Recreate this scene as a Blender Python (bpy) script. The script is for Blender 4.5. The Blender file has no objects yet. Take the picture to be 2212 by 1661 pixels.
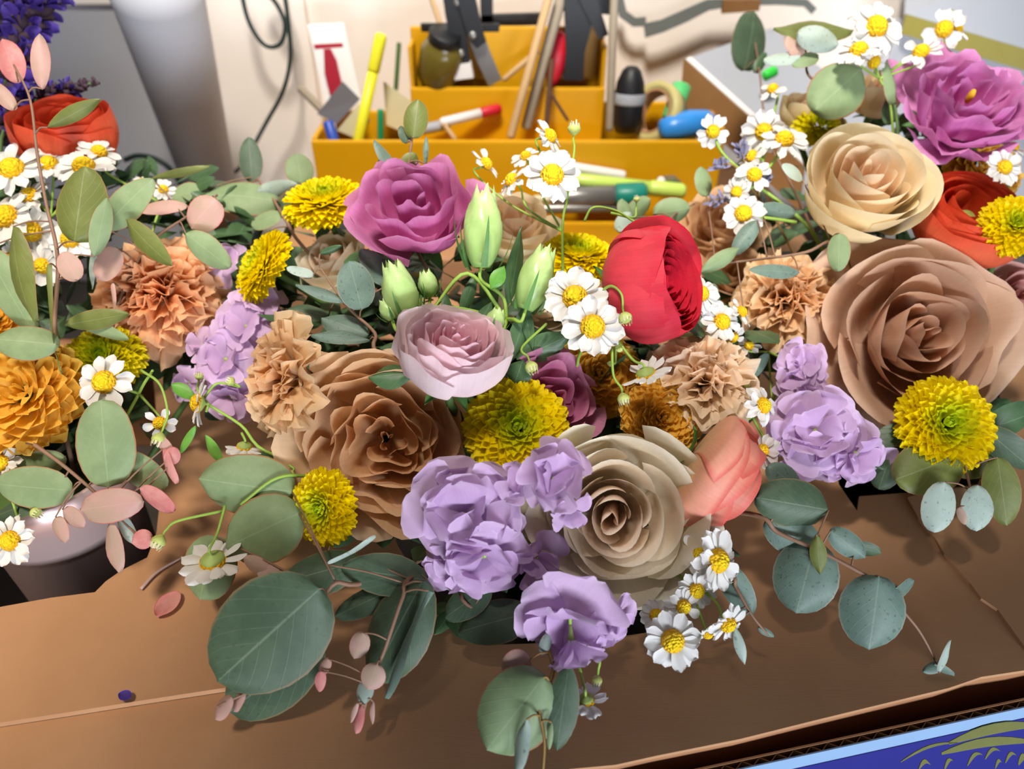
import bpy, math, random
from mathutils import Vector, Matrix
from mathutils.geometry import tessellate_polygon

scene = bpy.context.scene
COL = scene.collection
pi = math.pi
# ------------------------------------------------------------------ camera
FPX, CXP, CYP = 1609.0, 1106.0, 830.5          # focal length and centre in pixels of the 2212 x 1661 frame
PITCH = math.radians(37.0)
CAM = Vector((0, 0, 0.40))
FW = Vector((0, math.cos(PITCH), -math.sin(PITCH)))
RT = Vector((1, 0, 0))
UP = Vector((0, math.sin(PITCH), math.cos(PITCH)))
cd = bpy.data.cameras.new('camera')
cam = bpy.data.objects.new('camera', cd)
COL.objects.link(cam)
cam.location = CAM
cam.rotation_euler = (pi / 2 - PITCH, 0, 0)
cd.sensor_fit = 'HORIZONTAL'
cd.sensor_width = 36
cd.lens = FPX / 2212 * 36
cd.clip_start = 0.02
cd.dof.use_dof = True
cd.dof.focus_distance = 0.45
cd.dof.aperture_fstop = 4.8
scene.camera = cam
# ------------------------------------------------------------------ world, lights, exposure
w = bpy.data.worlds.new('room_light')
scene.world = w
w.use_nodes = True
bg = w.node_tree.nodes['Background']
bg.inputs[0].default_value = (0.80, 0.88, 1.0, 1)
bg.inputs[1].default_value = 0.048
scene.view_settings.view_transform = 'Standard'
scene.view_settings.look = 'None'
scene.view_settings.gamma = 1
scene.view_settings.exposure = 0.55
scene.view_settings.use_curve_mapping = False
try:
    scene.cycles.use_denoising = True
    scene.cycles.max_bounces = 4
    scene.cycles.diffuse_bounces = 3
    scene.cycles.glossy_bounces = 2
    scene.cycles.transmission_bounces = 3
    scene.cycles.caustics_reflective = False
    scene.cycles.caustics_refractive = False
    scene.cycles.use_adaptive_sampling = True
    scene.cycles.adaptive_threshold = 0.08
except Exception:
    pass


def aim(o, loc, to):
    o.location = loc
    o.rotation_euler = (Vector(to) - Vector(loc)).to_track_quat('-Z', 'Y').to_euler()


def spot(name, loc, to, watts, col, deg, blend, rad):
    l = bpy.data.lights.new(name, 'SPOT')
    l.energy = watts; l.color = col; l.spot_size = math.radians(deg); l.spot_blend = blend; l.shadow_soft_size = rad
    o = bpy.data.objects.new(name, l); COL.objects.link(o); aim(o, loc, to)


def area(name, loc, to, watts, col, sx, sy):
    l = bpy.data.lights.new(name, 'AREA')
    l.energy = watts; l.color = col; l.shape = 'RECTANGLE'; l.size = sx; l.size_y = sy
    o = bpy.data.objects.new(name, l); COL.objects.link(o); aim(o, loc, to)


spot('added_spot_left', (-0.66, 0.05, 1.25), (-0.47, 0.34, 0.0), 58, (1.0, 0.86, 0.70), 31, 0.5, 0.14)  # added warm spot; its cone edge imitates a shadow edge on the cardboard
spot('added_spot_back', (-0.10, 0.10, 1.55), (0.05, 0.97, 0.0), 108, (1.0, 0.93, 0.84), 41.5, 0.28, 0.14)  # added spot, aimed back so the front lies dark as if shadowed
area('cool_fill_low', (0.60, -1.30, 0.13), (0.10, 0.45, 0.13), 31, (0.84, 0.90, 1.0), 1.2, 0.26)  # added cool fill behind the camera, kept low so flat cardboard stays dark


# ------------------------------------------------------------------ pixel helpers
def ray(px, py):
    return FW + RT * ((px - CXP) / FPX) + UP * ((CYP - py) / FPX)


def P(px, py, d):
    return CAM + ray(px, py) * d


def PZ(px, py, z):
    r = ray(px, py)
    return CAM + r * ((z - CAM.z) / r.z)


def PY(px, py, y):
    r = ray(px, py)
    return CAM + r * (y / r.y)


def N(x, y, z):
    return (RT * x + UP * y - FW * z).normalized()


def frame(n, spin=0.0):
    n = n.normalized()
    a = Vector((0, 0, 1)) if abs(n.z) < 0.9 else Vector((0, 1, 0))
    x = a.cross(n).normalized()
    y = n.cross(x)
    m = Matrix((x, y, n)).transposed().to_4x4()
    return m @ Matrix.Rotation(spin, 4, 'Z')


# ------------------------------------------------------------------ objects
WM = {}


def link(o, parent=None, M=None):
    COL.objects.link(o)
    M = M or Matrix.Identity(4)
    if parent is not None:
        o.parent = parent
        o.matrix_basis = WM[parent].inverted() @ M
    else:
        o.matrix_basis = M
    WM[o] = M
    return o


def thing(name, label, cat, M, group=None):
    o = bpy.data.objects.new(name, None)
    o.empty_display_size = 0.01
    link(o, None, M)
    o['label'] = label
    o['category'] = cat
    if group:
        o['group'] = group
    return o


def mk(name, vs, fs, mat=None, pv=None, smooth=True):
    me = bpy.data.meshes.new(name)
    me.from_pydata([tuple(v) for v in vs], [], fs)
    if smooth:
        me.polygons.foreach_set('use_smooth', [True] * len(me.polygons))
    if pv is not None:
        a = me.attributes.new('pv', 'FLOAT_VECTOR', 'POINT')
        a.data.foreach_set('vector', [c for p in pv for c in p])
    if mat:
        me.materials.append(mat)
    return me


def part(name, me, parent, M=None, **kw):
    o = bpy.data.objects.new(name, me)
    link(o, parent, M if M is not None else WM[parent])
    for k, v in kw.items():
        o[k] = v
    return o


def single(name, me, label, cat, M=None, kind=None, group=None):
    o = bpy.data.objects.new(name, me)
    link(o, None, M)
    if label:
        o['label'] = label
    if cat:
        o['category'] = cat
    if kind:
        o['kind'] = kind
    if group:
        o['group'] = group
    return o


def grid(fn, nu, nv, closed=False):
    """fn(u in -1..1, v in 0..1) -> Vector; returns verts, faces, uv"""
    vs, fs, pv = [], [], []
    for j in range(nv + 1):
        for i in range(nu + 1):
            u, v = 2 * i / nu - 1, j / nv
            vs.append(fn(u, v)); pv.append((u, v, 0))
    for j in range(nv):
        for i in range(nu):
            a = j * (nu + 1) + i
            fs.append((a, a + 1, a + nu + 2, a + nu + 1))
    return vs, fs, pv


def catmull(pts, n=6):
    pts = [Vector(p) for p in pts]
    if len(pts) < 3:
        return [pts[0].lerp(pts[-1], i / n) for i in range(n + 1)]
    out = []
    e = [pts[0] * 2 - pts[1]] + pts + [pts[-1] * 2 - pts[-2]]
    for k in range(1, len(e) - 2):
        a, b, c, d = e[k - 1], e[k], e[k + 1], e[k + 2]
        for i in range(n):
            t = i / n
            out.append(0.5 * ((2 * b) + (c - a) * t + (2 * a - 5 * b + 4 * c - d) * t * t + (3 * b - a - 3 * c + d) * t ** 3))
    out.append(pts[-1])
    return out


def tube_data(pts, r0, r1=None, seg=6, cap=True):
    r1 = r0 if r1 is None else r1
    vs, fs, pv = [], [], []
    n = len(pts)
    prev = None
    for k, p in enumerate(pts):
        t = (pts[min(k + 1, n - 1)] - pts[max(k - 1, 0)])
        t = t.normalized() if t.length > 1e-9 else Vector((0, 0, 1))
        if prev is None:
            a = Vector((0, 0, 1)) if abs(t.z) < 0.9 else Vector((1, 0, 0))
            x = a.cross(t).normalized()
        else:
            x = (prev - t * prev.dot(t)).normalized()
        prev = x
        y = t.cross(x)
        r = r0 + (r1 - r0) * k / max(1, n - 1)
        for s in range(seg):
            q = 2 * pi * s / seg
            vs.append(p + x * (r * math.cos(q)) + y * (r * math.sin(q)))
            pv.append((0, k / (n - 1), 0))
    for k in range(n - 1):
        for s in range(seg):
            a, b = k * seg + s, k * seg + (s + 1) % seg
            fs.append((a, b, b + seg, a + seg))
    if cap:
        fs.append(tuple(reversed(range(seg))))
        fs.append(tuple(range((n - 1) * seg, n * seg)))
    return vs, fs, pv


def local(parent, pts):
    mi = WM[parent].inverted()
    return [mi @ Vector(p) for p in pts]


def tube(name, parent, wpts, r0, r1, mat, seg=6, n=6, smooth_path=True, **kw):
    pts = catmull(wpts, n) if smooth_path else [Vector(p) for p in wpts]
    vs, fs, pv = tube_data(local(parent, pts), r0, r1, seg)
    return part(name, mk(name, vs, fs, mat, pv), parent, **kw)


def lathe_data(prof, seg=24, capb=True, capt=False):
    vs, fs, pv = [], [], []
    m = len(prof)
    for j, (r, z) in enumerate(prof):
        for s in range(seg):
            q = 2 * pi * s / seg
            vs.append(Vector((r * math.cos(q), r * math.sin(q), z)))
            pv.append((s / seg * 2 - 1, j / (m - 1), 0))
    for j in range(m - 1):
        for s in range(seg):
            a, b = j * seg + s, j * seg + (s + 1) % seg
            fs.append((a, b, b + seg, a + seg))
    if capb:
        fs.append(tuple(reversed(range(seg))))
    if capt:
        fs.append(tuple(range((m - 1) * seg, m * seg)))
    return vs, fs, pv


def box_data(c0, c1):
    x0, y0, z0 = c0; x1, y1, z1 = c1
    vs = [Vector(p) for p in ((x0, y0, z0), (x1, y0, z0), (x1, y1, z0), (x0, y1, z0), (x0, y0, z1), (x1, y0, z1), (x1, y1, z1), (x0, y1, z1))]
    fs = [(3, 2, 1, 0), (4, 5, 6, 7), (0, 1, 5, 4), (1, 2, 6, 5), (2, 3, 7, 6), (3, 0, 4, 7)]
    return vs, fs


def bevbox(name, c0, c1, mat, b=0.002):
    """a box with chamfered edges"""
    import bmesh
    vs, fs = box_data(c0, c1)
    me = mk(name, vs, fs, mat, smooth=False)
    bm = bmesh.new(); bm.from_mesh(me)
    bmesh.ops.bevel(bm, geom=list(bm.edges), offset=b, segments=2, profile=0.6, affect='EDGES')
    bm.to_mesh(me); bm.free()
    return me


def slab_data(loops, n, t):
    """polygon (first loop outer, others holes) of world points, thickened by t along -n"""
    flat, offs = [], []
    for lp in loops:
        offs.append(len(flat)); flat += [Vector(p) for p in lp]
    tris = tessellate_polygon([[Vector(p) for p in lp] for lp in loops])
    m = len(flat)
    vs = flat + [p - n * t for p in flat]
    fs = []
    for a, b, c in tris:
        nn = (flat[b] - flat[a]).cross(flat[c] - flat[a])
        if nn.dot(n) < 0:
            a, b, c = a, c, b
        fs.append((a, b, c)); fs.append((c + m, b + m, a + m))
    for lp, o in zip(loops, offs):
        k = len(lp)
        for i in range(k):
            a, b = o + i, o + (i + 1) % k
            fs.append((a, b, b + m, a + m))
    return vs, fs


def slab(name, loops, n, t, mat):
    vs, fs = slab_data(loops, n, t)
    return mk(name, vs, fs, mat, smooth=False)


# ------------------------------------------------------------------ materials
def lin(c):
    if isinstance(c, str):
        c = tuple(int(c[i:i + 2], 16) for i in (0, 2, 4))
    return tuple(((x / 255) / 12.92 if x / 255 <= 0.04045 else ((x / 255 + 0.055) / 1.055) ** 2.4) for x in c) + (1,)


class NT:
    def __init__(s, name):
        s.m = bpy.data.materials.new(name)
        s.m.use_nodes = True
        s.t = s.m.node_tree
        s.t.nodes.clear()
        s.out = s.t.nodes.new('ShaderNodeOutputMaterial')

    def n(s, typ, **kw):
        nd = s.t.nodes.new(typ)
        for k, v in kw.items():
            if k.startswith('i_'):
                key = k[2:]
                nd.inputs[int(key) if key.isdigit() else key].default_value = v
            else:
                setattr(nd, k, v)
        return nd

    def l(s, a, b):
        s.t.links.new(a, b)

    def val(s, x, sock):
        if isinstance(x, (int, float, tuple)):
            sock.default_value = x
        else:
            s.l(x, sock)

    def math(s, op, a, b=0.0, clamp=False):
        nd = s.n('ShaderNodeMath', operation=op, use_clamp=clamp)
        s.val(a, nd.inputs[0]); s.val(b, nd.inputs[1])
        return nd.outputs[0]

    def mix(s, f, a, b, mode='MIX'):
        nd = s.n('ShaderNodeMix', data_type='RGBA', blend_type=mode)
        s.val(f, nd.inputs[0]); s.val(a, nd.inputs[6]); s.val(b, nd.inputs[7])
        return nd.outputs[2]

    def step(s, x, a, b):
        nd = s.n('ShaderNodeMapRange', interpolation_type='SMOOTHSTEP')
        s.val(x, nd.inputs[0]); nd.inputs[1].default_value = a; nd.inputs[2].default_value = b
        return nd.outputs[0]

    def noise(s, vec, scale, detail=3, rough=0.5):
        nd = s.n('ShaderNodeTexNoise')
        nd.inputs['Scale'].default_value = scale; nd.inputs['Detail'].default_value = detail; nd.inputs['Roughness'].default_value = rough
        if vec is not None:
            s.l(vec, nd.inputs['Vector'])
        return nd.outputs[0]

    def bump(s, h, strength, dist=0.001):
        nd = s.n('ShaderNodeBump')
        nd.inputs['Strength'].default_value = strength; nd.inputs['Distance'].default_value = dist
        s.l(h, nd.inputs['Height'])
        return nd.outputs[0]

    def finish(s, col, rough=0.5, spec=0.3, metal=0.0, transl=0.0, normal=None, transcol=None, coat=0.0):
        b = s.n('ShaderNodeBsdfPrincipled')
        s.val(col, b.inputs['Base Color'])
        s.val(rough, b.inputs['Roughness'])
        b.inputs['Specular IOR Level'].default_value = spec
        b.inputs['Metallic'].default_value = metal
        b.inputs['Coat Weight'].default_value = coat
        if normal is not None:
            s.l(normal, b.inputs['Normal'])
        o = b.outputs[0]
        if transl > 0:
            t = s.n('ShaderNodeBsdfTranslucent')
            s.val(col if transcol is None else transcol, t.inputs[0])
            mx = s.n('ShaderNodeMixShader')
            mx.inputs[0].default_value = transl
            s.l(o, mx.inputs[1]); s.l(t.outputs[0], mx.inputs[2])
            o = mx.outputs[0]
        s.l(o, s.out.inputs[0])
        return s.m


def plain(name, col, rough=0.5, spec=0.4, metal=0.0, var=0.08, scale=60, bump=0.0, coat=0.0):
    t = NT(name)
    tc = t.n('ShaderNodeTexCoord').outputs['Object']
    nz = t.noise(tc, scale, 4, 0.6)
    c = lin(col)
    dark = tuple(x * (1 - 2 * var) for x in c[:3]) + (1,)
    lite = tuple(min(1, x * (1 + var)) for x in c[:3]) + (1,)
    cc = t.mix(nz, dark, lite)
    nm = t.bump(nz, bump, 0.001) if bump else None
    return t.finish(cc, rough, spec, metal, 0.0, nm, coat=coat)


def petal_mat(name, inner, outer, edge=None, base=None, edge_amt=0.6, edge_w=0.18, rough=0.5, transl=0.28, vein=0.10, spec=0.25, base_w=0.3):
    """pv = (u across, v along, t layer: 0 innermost .. 1 outermost)"""
    t = NT(name)
    at = t.n('ShaderNodeAttribute', attribute_name='pv')
    sp = t.n('ShaderNodeSeparateXYZ'); t.l(at.outputs['Vector'], sp.inputs[0])
    u, v, ly = sp.outputs
    col = t.mix(ly, lin(inner), lin(outer))
    if base:
        col = t.mix(t.step(v, 0.0, base_w), lin(base), col)
    if edge:
        e = t.math('MAXIMUM', v, t.math('SUBTRACT', t.math('ABSOLUTE', u), 0.02))
        col = t.mix(t.math('MULTIPLY', t.step(e, 1 - edge_w, 1.0), edge_amt), col, lin(edge))
    tc = t.n('ShaderNodeTexCoord').outputs['Object']
    nz = t.noise(tc, 130, 3, 0.6)
    cmb = t.n('ShaderNodeCombineXYZ')
    t.l(t.math('MULTIPLY', u, 16.0), cmb.inputs[0]); t.l(t.math('MULTIPLY', v, 1.4), cmb.inputs[1]); t.l(t.math('MULTIPLY', ly, 37.0), cmb.inputs[2])
    vn = t.noise(cmb.outputs[0], 1.6, 3, 0.55)
    f = t.math('ADD', t.math('MULTIPLY', nz, 0.5), t.math('MULTIPLY', vn, 0.5))
    k = t.n('ShaderNodeMapRange'); t.l(f, k.inputs[0]); k.inputs[1].default_value = 0.3; k.inputs[2].default_value = 0.7
    k.inputs[3].default_value = 1 - vein * 1.6; k.inputs[4].default_value = 1 + vein * 0.5
    hs = t.n('ShaderNodeHueSaturation'); t.l(col, hs.inputs['Color']); t.l(k.outputs[0], hs.inputs['Value'])
    nm = t.bump(vn, 0.25, 0.0006)
    return t.finish(hs.outputs[0], rough, spec, 0, transl, nm)


def leaf_mat(name, col, col2, rim=None, rib=None, rough=0.5, transl=0.18, speck=0.0):
    t = NT(name)
    at = t.n('ShaderNodeAttribute', attribute_name='pv')
    sp = t.n('ShaderNodeSeparateXYZ'); t.l(at.outputs['Vector'], sp.inputs[0])
    u, v, ly = sp.outputs
    tc = t.n('ShaderNodeTexCoord').outputs['Object']
    nz = t.noise(tc, 55, 4, 0.6)
    c = t.mix(t.step(nz, 0.35, 0.65), lin(col), lin(col2))
    # side veins
    au = t.math('ABSOLUTE', u)
    ph = t.math('SUBTRACT', t.math('MULTIPLY', v, 9.0), t.math('MULTIPLY', au, 3.0))
    sw = t.math('ABSOLUTE', t.math('SINE', t.math('MULTIPLY', ph, pi)))
    vein = t.math('SUBTRACT', 1.0, t.step(sw, 0.0, 0.16))
    c = t.mix(t.math('MULTIPLY', vein, 0.07), c, lin(rib or 'b9c7a8'))
    c = t.mix(t.math('MULTIPLY', t.math('SUBTRACT', 1.0, t.step(au, 0.005, 0.04)), 0.2), c, lin(rib or 'b9c7a8'))
    if rim:
        c = t.mix(t.math('MULTIPLY', t.step(au, 0.93, 0.985), 0.85), c, lin(rim))
    if speck:
        s2 = t.noise(tc, 420, 2, 0.5)
        c = t.mix(t.math('MULTIPLY', t.step(s2, 0.62, 0.70), speck), c, lin('3c4434'))
    nm = t.bump(t.math('ADD', t.math('MULTIPLY', vein, 0.4), nz), 0.25, 0.0006)
    return t.finish(c, rough, 0.35, 0, transl, nm)


M_STEM = plain('stem_green', '8fae4a', 0.55, 0.3, var=0.12, scale=90)
M_STEM_D = plain('stem_dark_green', '4e6a35', 0.55, 0.3, var=0.12, scale=90)
M_STEM_R = plain('stem_reddish', '8a6a55', 0.6, 0.3, var=0.18, scale=70)
M_STEM_O = plain('stem_ochre', '9c7a45', 0.6, 0.3, var=0.18, scale=70)
M_CALYX = plain('calyx_green', 'a3b765', 0.55, 0.3, var=0.15, scale=200)
M_SEPAL = leaf_mat('sepal_green', '4c7a3c', '5f8c48')
# ------------------------------------------------------------------ the room
def wall_mat(name, c1, c2, sc=6):
    t = NT(name)
    tc = t.n('ShaderNodeTexCoord').outputs['Object']
    n1 = t.noise(tc, sc, 4, .6)
    n2 = t.noise(tc, 180, 3, .6)
    c = t.mix(n1, lin(c1), lin(c2))
    return t.finish(c, .75, .2, 0, 0, t.bump(n2, .25, .001))


M_WALL = wall_mat('painted_wall', 'f0e6dc', 'f6ede3')
M_TABLE = wall_mat('bench_top', '47423e', '524c47', 14)


def card_mat(name, c1, c2, c3):
    t = NT(name)
    tc = t.n('ShaderNodeTexCoord').outputs['Object']
    n1 = t.noise(tc, 14, 4, .6)
    mp = t.n('ShaderNodeMapping'); t.l(tc, mp.inputs[0]); mp.inputs['Scale'].default_value = (12, 160, 40)
    n2 = t.noise(mp.outputs[0], 6, 5, .65)
    c = t.mix(t.step(n1, .3, .7), lin(c1), lin(c2))
    c = t.mix(t.math('MULTIPLY', t.step(n2, .5, .75), .07), c, lin(c3))
    return t.finish(c, .8, .18, 0, 0, t.bump(n2, .05, .001))


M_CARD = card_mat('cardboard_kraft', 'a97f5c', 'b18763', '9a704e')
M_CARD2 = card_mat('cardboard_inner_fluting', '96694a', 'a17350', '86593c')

wv = box_data((-1.6, 1.0, -.9), (1.6, 1.06, 1.6))
single('wall_back', mk('wall_back', *wv, M_WALL, smooth=False), 'pale beige painted wall behind the tool caddy', None, kind='structure')
tv = box_data((-1.4, -.05, -.175), (1.4, 1.0, -.135))
single('floor', mk('floor', *tv, M_TABLE, smooth=False), 'grey work surface under the boxes', None, kind='structure')

# ------------------------------------------------------------------ the big cardboard box with holes cut for the vases
Z1 = Vector((0, 0, 1))


def zz(pts, z):
    return [PZ(x, y, z) for x, y in pts]


hole_l = [(-260, 1345), (0, 1311), (110, 1291), (205, 1279), (228, 1256), (262, 1232), (318, 1204), (338, 1150), (350, 1040), (330, 800), (-100, 760)]
hole_c = [(955, 1332), (1052, 1380), (1060, 1393), (1195, 1388), (1330, 1376), (1400, 1366), (1420, 1200), (1440, 760), (1300, 620), (820, 640), (760, 900), (860, 1180)]
hole_r = [(1812, 1046), (1852, 1104), (1856, 1072), (1990, 1062), (2112, 1046), (2132, 1000), (2160, 860), (2130, 640), (1800, 640), (1790, 900)]
edge = [(-700, 2066), (300, 1856), (900, 1731), (1232, 1661), (1330, 1652), (1420, 1632), (1600, 1596), (1760, 1556), (1900, 1522), (2050, 1486), (2120, 1462), (2212, 1448), (2600, 1362)]
fr = zz(edge, 0)
outer_b = fr + [Vector((.80, .60, 0)), Vector((-.80, .60, 0))]
box = thing('cardboard_box', 'large brown cardboard box with holes cut for the three bouquets', 'cardboard box', Matrix.Translation((0, .35, -.135)))


def lbox(me, name, **kw):
    mi = WM[box].inverted()
    me.transform(mi)
    return part(name, me, box, **kw)


lbox(slab('top_panel', [outer_b, zz(hole_l, 0), zz(hole_c, 0), zz(hole_r, 0)], Z1, .0028, M_CARD), 'top_panel')
l1 = [(-520, 1641), (0, 1561), (150, 1538), (300, 1514), (450, 1491), (560, 1474), (640, 1461)]
outer_a = zz(l1, .0045) + [PZ(690, 1300, .0045), PZ(740, 1000, .0045), PZ(700, 700, .0045), Vector((-.20, .585, .0045)), Vector((-.78, .585, .0045))]
lbox(slab('inner_flap', [outer_a, zz(hole_l, .0045)], Z1, .004, M_CARD), 'inner_flap')
dg = [(1700, 1052), (1812, 1052), (1858, 1106), (1900, 1112), (1990, 1180), (2040, 1206), (2095, 1262), (2118, 1294), (2150, 1318), (2212, 1402), (2330, 1560)]
# right hand flap, its torn edge running from the hole to the front
dg2 = [(2136, 1046), (2010, 1062), (1960, 1074), (1985, 1120), (2022, 1165), (2040, 1196), (2095, 1258), (2120, 1292), (2155, 1316), (2216, 1400), (2290, 1442), (2600, 1372)]
outer_c = zz(dg2, .0022) + [Vector((.78, .585, .0022)), PZ(2180, 860, .0022)]
lbox(slab('side_flap', [outer_c], Z1, .0022, M_CARD), 'side_flap')
# rolled front lip of the top panel, front wall and inside walls
a, b = fr[0], fr[-1]
vs = []
fsx = []
for p in fr:
    vs += [p + Vector((0, .006, -.004)), Vector((p.x, p.y + .006, -.134))]
for i in range(len(fr) - 1):
    fsx.append((2 * i, 2 * i + 2, 2 * i + 3, 2 * i + 1))
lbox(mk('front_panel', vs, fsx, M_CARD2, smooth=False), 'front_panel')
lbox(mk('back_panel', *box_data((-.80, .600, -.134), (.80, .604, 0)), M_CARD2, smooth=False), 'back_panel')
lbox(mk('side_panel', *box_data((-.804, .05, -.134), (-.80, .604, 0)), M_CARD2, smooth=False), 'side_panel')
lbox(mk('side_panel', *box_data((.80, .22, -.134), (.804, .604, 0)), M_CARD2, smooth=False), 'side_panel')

# ------------------------------------------------------------------ blue printed box in front
M_PRINT_B = plain('print_blue', '2c2c7c', .45, .4, var=.05, scale=30)
M_PRINT_W = plain('print_white', '8aa8c8', .5, .35, var=.03)
M_PRINT_O = plain('print_olive', '70723e', .5, .3, var=.10, scale=120)
ZB = -.018
e0, e1 = PZ(1540, 1652, ZB), PZ(2212, 1507, ZB)
ed = (e1 - e0).normalized()
fd = Vector((ed.y, -ed.x, 0)).normalized()          # towards the camera
bo = e0 - ed * .12
blen = .62
bb = thing('printed_box', 'blue printed carton with white border and open corrugated edge at the front', 'box', Matrix.Translation((bo.x, bo.y, -.135)))
TH = .0052


def bpart(name, vs, fs, mat, **kw):
    return part(name, mk(name, local(bb, vs), fs, mat, smooth=False), bb, **kw)


def wall_strip(name, off, th, z0, z1, mat):
    p = []
    for z in (z0, z1):
        p += [bo + fd * off + Vector((0, 0, z)), bo + ed * blen + fd * off + Vector((0, 0, z)), bo + ed * blen + fd * (off + th) + Vector((0, 0, z)), bo + fd * (off + th) + Vector((0, 0, z))]
    for q in p:
        q.z = q.z - bo.z
    return bpart(name, p, [(3, 2, 1, 0), (4, 5, 6, 7), (0, 1, 5, 4), (1, 2, 6, 5), (2, 3, 7, 6), (3, 0, 4, 7)], mat)


wall_strip('inner_liner', 0, .0011, -.134, ZB, M_CARD)
wall_strip('outer_liner', TH - .0005, .0008, -.134, ZB, M_PRINT_W)
# fluting: a thin zigzag sheet between the liners
zgv, zgf = [], []
per = .0105
k = int(blen / per * 2)
for i in range(k + 1):
    o = .0012 if i % 2 == 0 else TH - .0006
    q = bo + ed * (i * per / 2) + fd * o
    zgv += [Vector((q.x, q.y, ZB - .0006)), Vector((q.x, q.y, -.05))]
    q2 = q + ed * .0008
    zgv += [Vector((q2.x, q2.y, ZB - .0006)), Vector((q2.x, q2.y, -.05))]
for i in range(k):
    a = i * 4
    zgf += [(a, a + 4, a + 5, a + 1), (a + 2, a + 3, a + 7, a + 6), (a, a + 2, a + 6, a + 4)]
bpart('fluting', zgv, zgf, M_CARD)
FO = TH + .0004
wall_strip('printed_panel', FO, .0005, -.134, ZB - .0135, M_PRINT_B)
fo = bo + fd * (FO + .0009)


def PF(px, py):
    r = ray(px, py)
    t = (fo - CAM).dot(fd) / r.dot(fd)
    return CAM + r * t


def print_shape(pts):
    loop = [PF(x, y) for x, y in pts]
    vs, fs = slab_data([loop], fd, .0004)
    bpart('printed_leaf', vs, fs, M_PRINT_O)


def plf(x0, y0, x1, y1, w):
    dx, dy = x1 - x0, y1 - y0
    L = math.hypot(dx, dy); nx, ny = -dy / L, dx / L
    a, b = [], []
    for i in range(9):
        t = i / 8
        h = w * math.sin(pi * min(1, .06 + .9 * t)) ** .8
        a.append((x0 + dx * t + nx * h, y0 + dy * t + ny * h - 12 * math.sin(pi * t)))
        b.append((x0 + dx * t - nx * h, y0 + dy * t - ny * h - 12 * math.sin(pi * t)))
    print_shape(a + b[::-1])


plf(2050, 1606, 2250, 1566, 11)
plf(2034, 1628, 2235, 1602, 10)
plf(1946, 1646, 2070, 1604, 3)
for q in ((2090, 1654, 2122, 1630, 4), (2128, 1640, 2160, 1622, 4), (2150, 1660, 2166, 1650, 4), (2040, 1664, 2060, 1644, 4), (1985, 1662, 2010, 1652, 5), (2200, 1652, 2222, 1640, 7), (2172, 1648, 2196, 1632, 4)):
    plf(*q)
# rest of the blue carton: its floor and other walls so that it is a box
wall_strip('side_panel', .0, .30, -.134, -.131, M_PRINT_B)

# ------------------------------------------------------------------ vases standing in the box
M_CUP = plain('rose_gold_metal', 'dcc0bc', .32, .5, metal=.55, var=.05, scale=8)
M_BLACK = plain('black_plastic', '0c0c0d', .45, .4, var=.05)


def vase(name, label, c, r0, r1, ztop, mat):
    M = Matrix.Translation((c.x, c.y, -.1345))
    H = ztop + .1345
    root = thing(name, label, 'vase', M)
    prof = [(.01, .0), (r0 * .92, .0), (r0, .006), (r0 + (r1 - r0) * .4, H * .45), (r1 * .98, H * .9), (r1, H), (r1 - .0025, H + .001), (r1 - .004, H - .004), (r0 + (r1 - r0) * .4 - .004, H * .45), (r0 * .8, .008), (.002, .008)]
    vs, fs, pv = lathe_data(prof, 40, capb=True)
    part('bowl', mk('bowl', vs, fs, mat), root)
    vs, fs, pv = lathe_data([(r1 * .9, H * .80), (r1 * .9, H * .88), (.002, H * .9)], 30, capb=True)
    part('floral_foam', mk('floral_foam', vs, fs, M_STEM_D), root)


vase('metal_cup', 'rose gold metal cup standing in the cut-out at the box edge', Vector((-.325, .378, 0)), .044, .053, .048, M_CUP)
vase('black_bowl', 'black bowl under the middle bouquet, sunk in the cardboard', Vector((.045, .405, 0)), .05, .075, -.005, M_BLACK)
vase('black_bowl', 'black bowl under the bouquet with the large brown rose', Vector((.345, .50, 0)), .05, .075, .004, M_BLACK)
# ------------------------------------------------------------------ vases' points where stems gather
VC = Vector((0.045, 0.44, -0.075))
VL = Vector((-0.325, 0.385, -0.06))
VR = Vector((0.36, 0.52, -0.075))


def stem_to(root, base, n, vase, r, mat, seed=0, label=None):
    rg = random.Random(seed)
    tgt = vase + Vector((rg.uniform(-.022, .022), rg.uniform(-.022, .022), 0))
    a = base; L = (tgt - a).length
    b = a - n * min(0.035, L * .3)
    c = tgt + Vector((0, 0, min(.06, L * .35)))
    pts = []
    for i in range(11):
        t = i / 10
        pts.append(a * (1 - t) ** 3 + b * (3 * t * (1 - t) ** 2) + c * (3 * t * t * (1 - t)) + tgt * t ** 3)
    return tube('stem', root, pts, r, r * 1.15, mat, 6, smooth_path=False)


def wobble(q):
    return Vector((math.sin(1.7 * q.y + 1.1 * q.z + 1.3 * math.sin(.9 * q.x)), math.sin(1.5 * q.z + 1.2 * q.x + 1.4 * math.sin(1.1 * q.y)),
                   math.sin(1.6 * q.x + 1.3 * q.y + 1.2 * math.sin(1.2 * q.z)))) * .42


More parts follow.
